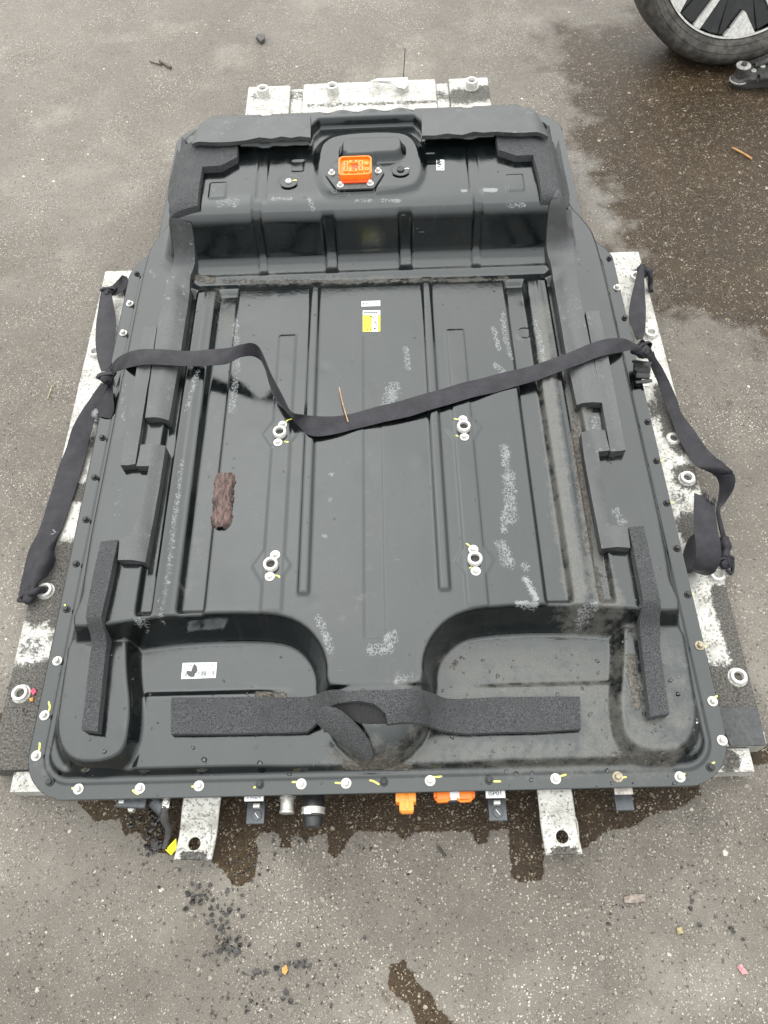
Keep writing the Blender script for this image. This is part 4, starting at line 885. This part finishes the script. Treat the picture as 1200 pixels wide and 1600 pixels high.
def ribbon(name, st, parent, mat=None, thick=.0013, sub=6, across=6, cup=0.0, world=None):
    """st: list of (xa,ya,za, xb,yb,zb) photo points with heights for the two selvedges"""
    A = [np.array(U(*s[:2], s[2])) if world is None else np.array(s[:3]) for s in st]; B = [np.array(U(*s[3:5], s[5])) if world is None else np.array(s[3:6]) for s in st]
    PA, PB = catmull(A, sub), catmull(B, sub); V, F, UVs = [], [], []; L = 0; n = len(PA)
    for i in range(n):
        if i: L += np.linalg.norm((PA[i]+PB[i]-PA[i-1]-PB[i-1])/2)
        t = (PA[min(i+1, n-1)]+PB[min(i+1, n-1)]-PA[max(i-1, 0)]-PB[max(i-1, 0)]); nr = np.cross(PB[i]-PA[i], t); nr /= np.linalg.norm(nr)+1e-9
        if nr[2] < 0 and abs(nr[2]) > .3: nr = -nr
        for side in (0, 1):
            for k in range(across+1):
                f = k/across; p = PA[i]*(1-f)+PB[i]*f; p = p+nr*(cup*(1-(2*f-1)**2)+.0009*math.sin(L*70+f*5)); V.append(p-nr*thick*side); UVs.append((f*.048, L))
    W = 2*(across+1)
    for i in range(n-1):
        for k in range(across):
            a = i*W+k; F.append((a, a+1, a+W+1, a+W)); a = i*W+across+1+k; F.append((a+1, a, a+W, a+W+1))
        F.append((i*W, i*W+W, i*W+W+across+1, i*W+across+1)); F.append((i*W+across, i*W+2*across+1, i*W+W+2*across+1, i*W+W+across))
    for i in (0, n-1): F += [(i*W+k, i*W+k+1, i*W+across+2+k, i*W+across+1+k) for k in range(across)]
    o = mesh_obj(name, V, F, mat or MAT_WEB, parent); uv = o.data.uv_layers.new(name='uv')
    for lp in o.data.loops: uv.data[lp.index].uv = UVs[lp.vertex_index]
    bm = bmesh.new(); bm.from_mesh(o.data); bmesh.ops.recalc_face_normals(bm, faces=bm.faces); bm.to_mesh(o.data); bm.free()
    autosmooth(o, 55); return o
def knot(name, c, r, parent, seed=0, flat=.75, rot=0.0):
    """bunched webbing: three broad wraps laid over each other plus folded ends"""
    rd = random.Random(seed); bm = bmesh.new(); c = np.array(c)
    for q in range(5):
        tl = rd.uniform(.5, 1.3)*(1 if q % 2 else -1); az = rot+q*.85+rd.uniform(-.3, .3); R1 = r*(1.12-.13*q); wd = r*rd.uniform(.5, .95); rows = []
        for i in range(25):
            a = 2*math.pi*i/24; row = []
            for k in range(5):
                f = (k/4-.5); rr_ = R1*(.66+.13*math.sin(a*3+q)+.05*math.sin(a*5+2*q))*(1-.22*(2*f)**2)+r*.05*math.sin(f*14+a*2); p = np.array([rr_*math.cos(a), f*wd, rr_*math.sin(a)*flat])
                p = np.array([p[0], p[1]*math.cos(tl)-p[2]*math.sin(tl), p[1]*math.sin(tl)+p[2]*math.cos(tl)]); p = np.array([p[0]*math.cos(az)-p[1]*math.sin(az), p[0]*math.sin(az)+p[1]*math.cos(az), p[2]*flat]); row.append(bm.verts.new(tuple(c+p)))
            rows.append(row)
        for i in range(24):
            for k in range(4): bm.faces.new([rows[i][k], rows[i][k+1], rows[i+1][k+1], rows[i+1][k]])
    # solid heart so that nothing shows through
    g = bmesh.ops.create_icosphere(bm, subdivisions=2, radius=r*.36); bmesh.ops.scale(bm, vec=(1, 1, flat), verts=g['verts']); bmesh.ops.translate(bm, vec=tuple(c), verts=g['verts'])
    o = bm_obj(name, bm, MAT_WEB, parent, True); s = o.modifiers.new('thick', 'SOLIDIFY'); s.thickness = .0014; return o
MAT_FRAY = simple('frayed_fibres', (.5, .5, .5), .7)

# strap lying across the pack between the two knots
S1 = thing('webbing_strap', 'black webbing strap lying across the top of the battery pack with a raised kink', 'strap', (0, .95, .2), 'black straps tied round the battery pack')
hA = lambda x, y, off=.0022: onto(x, y, off, GP)[2]
st = [(170, 577, .150, 176, 586, .143), (186, 557, .205, 184, 580, .178), (213, 547, .236, 203, 574, .222), (240, 545, .240, 236, 569, .236), (285, 548, .232, 284, 572, .228), (330, 546, .240, 326, 571, .236), (357, 543, .262, 350, 569, .252),
      (378, 538, .292, 371, 560, .272), (392, 536, .302, 392, 556, .275), (402, 541, .298, 406, 562, .262), (411, 557, .286, 412, 573, .246), (425, 587, .268, 420, 597, .226), (442, 622, .255, 431, 625, .216), (455, 643, .245, 447, 644, .211), (474, 648, .232, 464, 663, .208),
      (498, 650, .228, 484, 680, .218), (530, 650, .219, 520, 679, .215), (568, 641, .215, 567, 667, .213), (640, 622, .219, 640, 650, .218), (720, 599, .218, 724, 625, .217), (787, 582, .213, 795, 607, .211), (845, 567, .219, 853, 589, .217), (900, 546, .232, 905, 569, .230),
      (940, 531, .236, 942, 556, .232), (966, 528, .228, 970, 550, .222), (986, 533, .206, 988, 547, .198), (1000, 541, .176, 1000, 550, .170)]
ribbon('webbing', st, S1, cup=.0015)
# left strap (rail bushing - knot - tied to the front bushing)
S2 = thing('webbing_strap', 'black webbing strap hanging along the rail beside a dry straw, tied to a bushing', 'strap', (-.66, 1.0, .05), 'black straps tied round the battery pack')
ribbon('webbing', [(160, 449, .085, 173, 452, .085), (155, 470, .083, 177, 474, .083), (151, 500, .082, 181, 500, .082), (149, 530, .088, 179, 530, .088), (152, 560, .105, 175, 562, .108), (158, 580, .13, 168, 582, .135)], S2, cup=.003)
ribbon('webbing', [(158, 598, .125, 168, 602, .135), (143, 620, .105, 157, 626, .118), (128, 640, .085, 149, 647, .100), (113, 670, .070, 142, 675, .085), (103, 700, .060, 136, 702, .066), (89, 738, .057, 125, 742, .058), (75, 785, .057, 111, 785, .057), (59, 832, .057, 95, 830, .057), (43, 865, .057, 78, 857, .058), (34, 905, .055, 54, 890, .060), (27, 938, .052, 40, 934, .060)], S2, cup=.002)
ribbon('strap_tail', [(90, 829, .070, 95, 833, .064), (71, 857, .078, 85, 860, .062), (56, 878, .080, 87, 876, .062), (47, 900, .078, 76, 897, .066), (45, 918, .074, 62, 910, .070), (44, 932, .07, 54, 928, .068)], S2, cup=.006)
ribbon('strap_tail', [(165, 596, .13, 175, 594, .128), (154, 620, .118, 177, 618, .125), (150, 640, .108, 178, 640, .118), (152, 652, .104, 172, 654, .112)], S2, cup=.005)
knot('knot', U(167, 589, .148), .026, S2, 1); knot('knot', U(44, 932, .066), .025, S2, 2, rot=.5); knot('knot', U(170, 455, .082), .025, S2, 3)
ribbon('strap_loop', [(174, 448, .085, 178, 462, .078), (184, 438, .095, 192, 455, .082), (191, 430, .090, 201, 442, .082), (197, 434, .078, 203, 448, .072), (190, 450, .068, 195, 462, .060)], S2)
V, F = tube([U(46, 930, .068), U(54, 925, .070), U(61, 922, .068), U(66, 922, .054)], .008, 8); mesh_obj('strap_end', V, F, MAT_WEB, S2, True)
ic = bmesh.new(); bmesh.ops.create_icosphere(ic, subdivisions=2, radius=.0125)
for v in ic.verts: v.co *= random.uniform(.85, 1.15)
bm_obj('foil_ball', ic, simple('crumpled_grey_tape', (.16, .16, .165), .4, .3, var=.6, scale=200, bump=.001), S2, False, tuple(U(152, 648, .100)))
for a in range(6): V, F = tube([U(88, 832, .068), U(88-random.uniform(4, 12), 832+random.uniform(-6, 4), .075)], .0006, 4); mesh_obj('frayed_thread', V, F, MAT_FRAY, S2)
# right strap with buckle and the curled end
S3 = thing('webbing_strap', 'black webbing strap with a belt buckle and a curled loose end on the rail', 'strap', (.66, 1.0, .05), 'black straps tied round the battery pack')
ribbon('webbing', [(997, 420, .090, 1007, 419, .092), (992, 440, .086, 1007, 446, .086), (984, 475, .083, 1009, 477, .083), (983, 499, .087, 1009, 500, .087), (990, 519, .105, 1008, 516, .105), (996, 532, .130, 1004, 531, .130)], S3, cup=.003)
ribbon('webbing', [(1008, 550, .155, 1022, 549, .150), (1012, 560, .140, 1025, 559, .135), (1018, 575, .115, 1035, 575, .110), (1027, 595, .092, 1046, 596, .088), (1036, 622, .075, 1057, 622, .073), (1046, 646, .068, 1064, 643, .068), (1055, 673, .064, 1081, 667, .064), (1069, 700, .062, 1098, 692, .062), (1086, 726, .064, 1117, 713, .066), (1102, 735, .062, 1135, 727, .085),
      (1117, 744, .055, 1147, 742, .092), (1124, 760, .052, 1146, 762, .085), (1122, 780, .055, 1134, 784, .072), (1118, 797, .060, 1124, 797, .070), (1122, 820, .060, 1129, 818, .066), (1127, 843, .058, 1136, 842, .062)], S3, cup=.002)
ribbon('strap_end', [(1085, 770, .125, 1118, 787, .118), (1084, 797, .128, 1118, 800, .122), (1085, 825, .128, 1121, 825, .124), (1087, 850, .126, 1126, 848, .122), (1087, 872, .116, 1126, 870, .112), (1083, 888, .098, 1120, 889, .092), (1076, 894, .078, 1108, 897, .072), (1068, 888, .066, 1096, 895, .060), (1067, 868, .063, 1092, 878, .058), (1076, 843, .070, 1094, 850, .062), (1086, 834, .074, 1098, 838, .066)], S3, cup=.001)
knot('knot', U(1004, 547, .160), .031, S3, 5, rot=.4); knot('knot', U(1133, 878, .066), .024, S3, 6); knot('knot', U(1005, 423, .080), .024, S3, 8, rot=1.2)
V, F = tube(catmull([U(1131, 842, .062), U(1133, 851, .064), U(1134, 862, .064), U(1132, 872, .066)], 4), [.010]*4+[.012]*3+[.008]*6, 10); mesh_obj('strap_sleeve', V, F, MAT_WEB, S3, True)
for k, rr_ in enumerate((.017, .020)):
    cc = U(1137, 882, .062+.003*k); V, F = tube([cc+np.array([rr_*.55*math.cos(a), rr_*math.sin(a), .006*math.sin(a*2)]) for a in np.linspace(-2.4, 2.4, 16)], .0026, 8); mesh_obj('cord_loop', V, F, MAT_WEB, S3, True)
V, F = tube(catmull([U(1003, 430, .07), U(1013, 424, .085), U(1016, 432, .08), U(1016, 445, .06), U(1017, 455, .056)], 5), [.010]*8+[.006]*13, 10); mesh_obj('strap_loop', V, F, MAT_WEB, S3, True)
bk = bevbox('buckle_body', tuple(U(1003, 574, .128)), (.036, .022, .014), MAT_BLACKP, S3, .004, (.3, 0, -.1))
bevbox('buckle_button', tuple(U(1004, 585, .122)), (.030, .020, .012), MAT_BLACKP, bk, .004, (.4, 0, -.1)); bevbox('buckle_frame', tuple(U(1003, 566, .132)), (.042, .006, .005), MAT_BLACKP, bk, .002, (0, 0, -.2))
for k in range(7): bevbox('buckle_rib', tuple(U(1003+.4*k, 571+1.7*k, .1365-.001*k)), (.030, .0010, .0012), MAT_BLACKP, bk, .0003, (.3, 0, -.1))
bevbox('latch_plate', tuple(U(1006, 596, .120)), (.036, .008, .003), MAT_DARK, bk, .0012, (0, 0, .1)); bevbox('latch_tongue', tuple(U(1009, 600, .117)), (.014, .012, .0025), MAT_STEEL, bk, .001, (0, 0, .1))
for a in range(26):
    x = 1095+random.uniform(0, 22); y = 773+ (x-1085)*.5; V, F = tube([U(x, y, .123), U(x+random.uniform(-3, 5), y-random.uniform(2, 10), .124), U(x+random.uniform(-4, 7), y-random.uniform(5, 13), .118)], .0005, 4); mesh_obj('frayed_thread', V, F, MAT_WEB, S3)

# ================================================================== WHEEL AND CONTROL ARM AT THE EDGE
def wheel():
    MT = NM('dusty_tyre_rubber'); n = MT.noise(40, 6, .7); MT.set(col=MT.mix(MT.ramp(n, .35, .7), (.028, .026, .023), (.095, .086, .073)), rough=.8, normal=MT.bump(MT.noise(200, 4, .6), .001)); mt = MT.m
    MB = simple('gloss_black_alloy', (.004, .004, .0045), .2, var=.6, scale=30, spec=.6); MS = simple('machined_alloy_face', (.60, .59, .56), .36, .35, var=.25, scale=110)
    base = U(1126, 93, 0); R = .318; w0 = thing('car_wheel', 'alloy car wheel with black and machined spokes standing on the wet asphalt', 'wheel', (base[0], base[1]+.02, 0))
    rim = .247
    loc = Vector((base[0]-.012, base[1]+.085, R-.012)); rotm = Matrix.Rotation(math.radians(90-17), 4, 'X'); rotm = Matrix.Rotation(math.radians(-4), 4, 'Z') @ rotm; MW = Matrix.Translation(loc) @ rotm
    def add(name, V, F, mat, par, ang=38):
        o = mesh_obj(name, V, F, mat); o.matrix_basis = MW; setp(o, par); return autosmooth(o, ang)
    # local z = towards the viewer
    prof = [(rim-.004, .070), (rim+.006, .082), (rim+.020, .090), (rim+.038, .094), (rim+.052, .088), (R-.008, .074), (R, .055), (R, -.09), (R-.02, -.11), (rim, -.105), (rim-.004, -.09)]
    tyre = add('tyre', *lathe(prof, 96), mt, w0, 60)
    for rr_ in (rim+.010, rim+.030): add('sidewall_bead', *lathe([(rr_, .080), (rr_+.0025, .0955 if rr_ > rim+.02 else .0875), (rr_+.005, .080)], 96), mt, tyre)
    rimo = add('rim', *lathe([(.03, .02), (.06, .05), (.12, .058), (rim-.03, .050), (rim-.012, .052), (rim-.006, .074), (rim-.004, .074), (rim-.003, -.08), (rim-.02, -.08), (rim-.03, -.02), (.03, -.01)], 96), MB, w0)
    add('rim_lip', *lathe([(rim-.0085, .072), (rim-.0035, .0725), (rim-.0035, .0765), (rim-.0085, .0765)], 96), MS, rimo)
    def pol(a, r, z): a = math.radians(a-90); return (r*math.cos(a), r*math.sin(a), z)
    def blade(name, q, z0, z1, mat, par):
        V = [pol(a, r, z1) for a, r in q]+[pol(a, r, z0) for a, r in q]; n = len(q); return add(name, V, [tuple(range(n))]+[(i, i+n, (i+1) % n+n, (i+1) % n) for i in range(n)], mat, par, 20)
    for k in range(6):
        a0 = 7+60*k
        sp = blade('spoke', [(a0+13, rim-.010), (a0+13+27, rim-.010), (a0+30, .10), (a0+18, .06), (a0+8, .09)], .02, .060, MB, w0)
        blade('spoke_face', [(a0-11, rim-.0095), (a0-5.5, rim-.0088), (a0, rim-.0086), (a0+5.5, rim-.0088), (a0+10.5, rim-.0095), (a0+2.5, rim-.070), (a0+.5, rim-.073)], .058, .0745, MS, sp)
        lean = 7 if k % 2 else -7
        blade('spoke_face', [(a0+24.5, rim-.0095), (a0+30.0, rim-.0095), (a0+29.5+lean, .10), (a0+22+lean, .10)], .056, .0745, MS, sp)
        blade('spoke_web', [(a0-14, rim-.011), (a0-9, rim-.011), (a0-5, .10), (a0-20, .10)], .02, .058, MB, sp)
    add('valve_pad', *boxv((.004, -(rim-.028), .062), (.020, .012, .008), .1), MB, rimo)
    pv, pf = disc(.06, .02, 40, .05, bev=.006); add('hub_cap', pv, pf, MB, rimo)
wheel()
def arm():
    MA = simple('dirty_forged_arm', (.06, .058, .055), .55, .3, var=.5, scale=60, bump=.001, dirt=.3); MP = simple('worn_bright_metal', (.40, .39, .37), .4, .4, var=.3, scale=90)
    p = U(1163, 112, .02); t = thing('control_arm', 'greasy suspension control arm with a ball joint lying in front of the car wheel', 'control arm', (p[0], p[1], 0))
    c = U(1160, 108, .055)
    body = prism_obj('arm_plate', [tuple(U(x, y, .035)[:2]) for x, y in ((1152, 116), (1158, 108), (1172, 106), (1190, 95), (1230, 80), (1300, 70), (1320, 130), (1240, 122), (1200, 122), (1178, 124), (1160, 124))], .004, .035, MA, t, .006)
    V, F = tube([U(1185, 122, .045), U(1215, 116, .045), U(1290, 112, .045)], [.010, .014, .016], 12); mesh_obj('arm_flange', V, F, MA, body, True)
    V, F = tube([U(1178, 103, .040), U(1200, 94, .044), U(1260, 80, .045)], [.008, .012, .014], 12); mesh_obj('arm_flange', V, F, MA, body, True)
    b = autosmooth(mesh_obj('ball_joint', *lathe([(.0001, -.03), (.024, -.03), (.025, -.018), (.020, -.014), (.016, -.012), (.0155, .008), (.018, .010), (.0185, .016), (.017, .0185), (.0001, .0185)], 28), MA, t, False, (c[0], c[1], .045)), 40)
    w_ = autosmooth(mesh_obj('joint_washer', *disc(.0215, .004, 28, 0, bev=.001), MP, b, False, (c[0], c[1], .0638)), 40); mesh_obj('joint_nut', *disc(.009, .007, 6, 0, bev=.001), MA, w_, False, (c[0], c[1], .0678))
    mesh_obj('joint_flange', *disc(.027, .004, 28, 0, bev=.001), MP, b, False, (c[0], c[1], .022))
    for x, y in ((1178, 109), (1193, 92), (1192, 102)): q = U(x, y, .040); mesh_obj('rivet', *disc(.0085, .006, 16, 0, bev=.002), MP, body, False, (q[0], q[1], .0345))
arm()

# ================================================================== LITTER ON THE PACK AND ON THE ASPHALT
def bark():
    W0 = [onto(x, y) for x, y in ((352, 742), (345, 826))]; a, b = np.array(W0[0]), np.array(W0[1]); L = np.linalg.norm(b-a); t = (b-a)/L; n = np.array([-t[1], t[0], 0]); n /= np.linalg.norm(n); V, F = [], []; nu, nv = 40, 14; rd = np.random.default_rng(4)
    zb = max(W0[0][2], W0[1][2])
    for i in range(nu):
        u = i/(nu-1); wd = .0165*(1-.62*max(0, (u-.86)/.14)**2)*(1-.25*max(0, (.08-u)/.08))*(1+.05*math.sin(u*17)+.05*math.sin(u*41+1)+.05*math.sin(u*89))
        for k in range(nv):
            f = k/(nv-1)*2-1; z = 0.0015+.0030*(1-abs(f)**7)+rd.normal()*.00015+.0007*math.sin(f*7+math.sin(u*5)*1.5)+.0011*(f > .25+.12*math.sin(u*13)); p = a+t*L*u+n*wd*f; V.append((p[0]+rd.normal()*.0004, p[1]+rd.normal()*.0005, zb+z-.003*(abs(f) > .99)))
    F = [(i*nv+k, i*nv+k+1, (i+1)*nv+k+1, (i+1)*nv+k) for i in range(nu-1) for k in range(nv-1)]; m = NM('flaking_bark'); n1 = m.noise(1.0, 7, .7, vec=m.mapping((210, 60, 100)))
    m.set(col=m.mix(m.ramp(n1, .35, .65), (.018, .011, .009), (.13, .08, .068)), rough=.8, normal=m.bump(m.noise(1.0, 5, .7, vec=m.mapping((260, 60, 200))), .0016)); o = mesh_obj('bark_piece', V, F, m.m, None); s = o.modifiers.new('t', 'SOLIDIFY'); s.thickness = .003; s.offset = -1
    tag(o, 'reddish brown flake of bark lying on the black battery cover', 'bark')
bark()
def twig(label, pts, r, col, cat='twig', group=None, name='twig', loose=None, on=None):
    P = [np.array(U(x, y, z)) for x, y, z in pts]; V, F = tube(catmull(P, 5), r, 7)
    return tag(mesh_obj(name, V, F, simple(name+'_tone', col, .7, var=.35, scale=150), None, True), label, cat, group)
twig('thin orange dry stalk lying on the strap across the pack', [(530, 605, .216), (534, 625, .221), (538, 640, .221), (544, 659, .219)], .0011, (.42, .26, .13), 'stalk', name='dry_stalk')
twig('pale straw with a forked end on the dry asphalt beside the strap', [(82, 602, .003), (78, 613, .003), (74, 624, .003)], .0016, (.34, .29, .18), 'straw', name='straw')
twig('orange brown sliver of wood on the wet asphalt', [(1145, 231, .004), (1160, 239, .004), (1175, 248, .004)], .003, (.42, .22, .08), 'splinter', name='wood_splinter')
twig('thin dark twig standing up by the rear beam', [(630, 128, .13), (631, 110, .16), (632, 95, .19), (633, 76, .22)], .0012, (.05, .045, .03))
twig('short thick dark twig lying apart on the pale asphalt', [(250, 95, .004), (258, 100, .004), (267, 106, .004)], .005, (.10, .085, .07))
twig('thin crooked dark twig touching a short thick twig', [(234, 96, .003), (244, 99, .003), (252, 101, .003)], .0022, (.06, .05, .04))
twig('dark sliver lying below the orange plugs at the front edge', [(684, 1322, .003), (690, 1330, .003), (696, 1338, .003)], .0022, (.035, .03, .025), 'splinter', name='dark_splinter')
def chip(label, cat, pix, h, col, name, rough=.7, z=.0005):
    P = [U(x, y, z)[:2] for x, y in pix]; o = prism_obj(name, P, z, z+h, simple(name+'_tone', col, rough, var=.4, scale=160, bump=.0008), None, h*.2); return tag(o, label, cat)
chip('flat pale brown wood chip on the dry asphalt among dark droplets', 'wood chip', [(974, 1402), (990, 1397), (1007, 1397), (1009, 1408), (992, 1411), (975, 1411)], .004, (.20, .165, .135), 'wood_chip')
chip('small yellowish stone on the asphalt near the wood chip', 'stone', [(1056, 1450), (1064, 1448), (1067, 1458), (1058, 1461)], .006, (.26, .22, .11), 'pebble')
chip('small amber leaf scrap among black crumbs', 'leaf', [(441, 1512), (447, 1507), (451, 1515), (446, 1524), (441, 1520)], .003, (.42, .22, .06), 'leaf_scrap')
chip('dark folded leaf on the pale asphalt behind the pack', 'leaf', [(400, 62), (405, 58), (414, 58), (414, 66), (408, 70)], .012, (.07, .065, .06), 'dead_leaf')
chip('faded pink paper scrap on the asphalt', 'paper', [(1151, 1510), (1158, 1506), (1164, 1514), (1169, 1521), (1160, 1523)], .001, (.42, .20, .20), 'paper_scrap')
chip('pink petal beside the bushing on the dirty rail', 'petal', [(48, 1080), (55, 1075), (58, 1081), (53, 1087)], .004, (.55, .08, .14), 'petal', z=RZ)
chip('small orange petal beside the bushing on the dirty rail', 'petal', [(47, 1092), (53, 1090), (53, 1096), (48, 1097)], .004, (.6, .28, .05), 'petal', z=RZ)
def torn_paper():
    out = [(578, 127, .141), (590, 123, .142), (612, 122, .150), (637, 121, .158), (639, 131, .150), (632, 139, .142), (622, 137, .141), (606, 131, .138), (592, 128, .136)]
    P = [U(*p) for p in out]; c = np.mean(P, 0); V = [tuple(p) for p in P]+[tuple(c+np.array([0, 0, .003]))]; n = len(P); o = mesh_obj('paper_piece', V, [(i, (i+1) % n, n) for i in range(n)], simple('weathered_paper', (.55, .55, .52), .7, var=.15), None)
    s = o.modifiers.new('t', 'SOLIDIFY'); s.thickness = .001; tag(o, 'torn white sheet lying over a bushing of the rear beam', 'paper')
torn_paper()
# loose crumbs of asphalt and soil, water drops: too many to count
def crumbs(name, spots, mat, seed, squash=(.5, .9)):
    rd = np.random.default_rng(seed); V, F = [], []; ic = bmesh.new(); bmesh.ops.create_icosphere(ic, subdivisions=1, radius=1); iv = np.array([v.co[:] for v in ic.verts]); ifc = [[v.index for v in f.verts] for f in ic.faces]; ic.free()
    for x, y, z, r in spots:
        p = U(x, y, z); s = iv*(1+rd.normal(size=(len(iv), 1))*.22); s = s*np.array([rd.uniform(.7, 1.3), rd.uniform(.7, 1.3), rd.uniform(*squash)])*r; a = rd.uniform(0, 6.28); R = np.array([[math.cos(a), -math.sin(a), 0], [math.sin(a), math.cos(a), 0], [0, 0, 1]])
        b = len(V); V += [tuple(q) for q in (s@R.T)+np.array([p[0], p[1], z+r*.3])]; F += [tuple(i+b for i in f) for f in ifc]
    o = mesh_obj(name, V, F, mat, None); o['kind'] = 'stuff'; return o
sp = []
def cl(cx, cy, sx, sy, n, r0, r1, z=.0):
    for _ in range(max(2, int(n*.75))): sp.append((random.gauss(cx, sx), random.gauss(cy, sy), z, random.uniform(r0, r1)*random.uniform(.25, .62)))
cl(240, 1285, 16, 18, 90, .003, .011); cl(238, 1322, 10, 8, 24, .005, .013); cl(312, 1400, 12, 14, 40, .003, .010); cl(345, 1430, 20, 25, 60, .002, .008); cl(355, 1475, 16, 14, 36, .003, .011); cl(420, 1518, 22, 16, 22, .003, .011); cl(470, 1510, 10, 6, 12, .003, .011); cl(390, 1350, 25, 12, 40, .002, .006)
cl(380, 1540, 40, 30, 40, .002, .006); cl(470, 1560, 60, 20, 30, .002, .006); cl(300, 1340, 60, 40, 40, .0015, .005); cl(560, 1450, 80, 60, 24, .002, .005); cl(470, 1320, 60, 12, 40, .0015, .005)
cl(950, 1425, 14, 14, 20, .0025, .005); cl(1080, 1400, 30, 20, 20, .0025, .007); cl(1140, 1440, 10, 15, 8, .004, .007); cl(640, 1420, 150, 90, 40, .0015, .004); cl(1000, 1350, 120, 60, 24, .0015, .004); cl(100, 1400, 80, 100, 30, .0015, .004)
cl(60, 1095, 22, 16, 60, .002, .007, RZ); cl(1155, 1085, 18, 10, 30, .0015, .004, RZ); cl(95, 890, 12, 25, 60, .0015, .0045, RZ); cl(1100, 835, 10, 16, 24, .0015, .004, RZ); cl(196, 455, 8, 6, 30, .002, .005, RZ)
crumbs('asphalt_crumbs', sp, simple('black_crumb', (.013, .0115, .010), .32, var=.7, scale=200, spec=.6), 3, (.35, .7))
sp = []; cl(905, 740, 6, 45, 120, .001, .0035); cl(918, 850, 5, 25, 50, .001, .003); cl(420, 1087, 16, 2, 20, .002, .005); cl(935, 930, 10, 14, 40, .001, .003); cl(990, 1040, 8, 30, 30, .001, .0025); cl(500, 436, 140, 4, 60, .001, .003)
cl(860, 1100, 80, 20, 50, .0008, .0022); cl(940, 1150, 20, 20, 30, .0008, .0022); cl(590, 1193, 40, 3, 40, .001, .003)
fix = []
for x, y, z, r in sp: fix.append((x, y, float(onto(x, y)[2]), r))
crumbs('mud_crumbs', fix, simple('brown_mud_crumb', (.075, .058, .043), .75, var=.7, scale=300), 5)
sp = []
for _ in range(210):
    x, y = (random.uniform(700, 1100), random.uniform(1010, 1225)) if random.random() < .5 else (random.uniform(90, 1090), random.uniform(1000, 1235)); sp.append((x, y, float(onto(x, y)[2])-.0007, random.choice((.0012, .0018, .0025, .0036))))
mw = NM('water_drop'); mw.set(col=(1, 1, 1), rough=.03, trans=1.0, ior=1.33)
crumbs('water_drops', sp, mw.m, 9, (.30, .45)).data.polygons.foreach_set('use_smooth', [True]*(len(sp)*80))
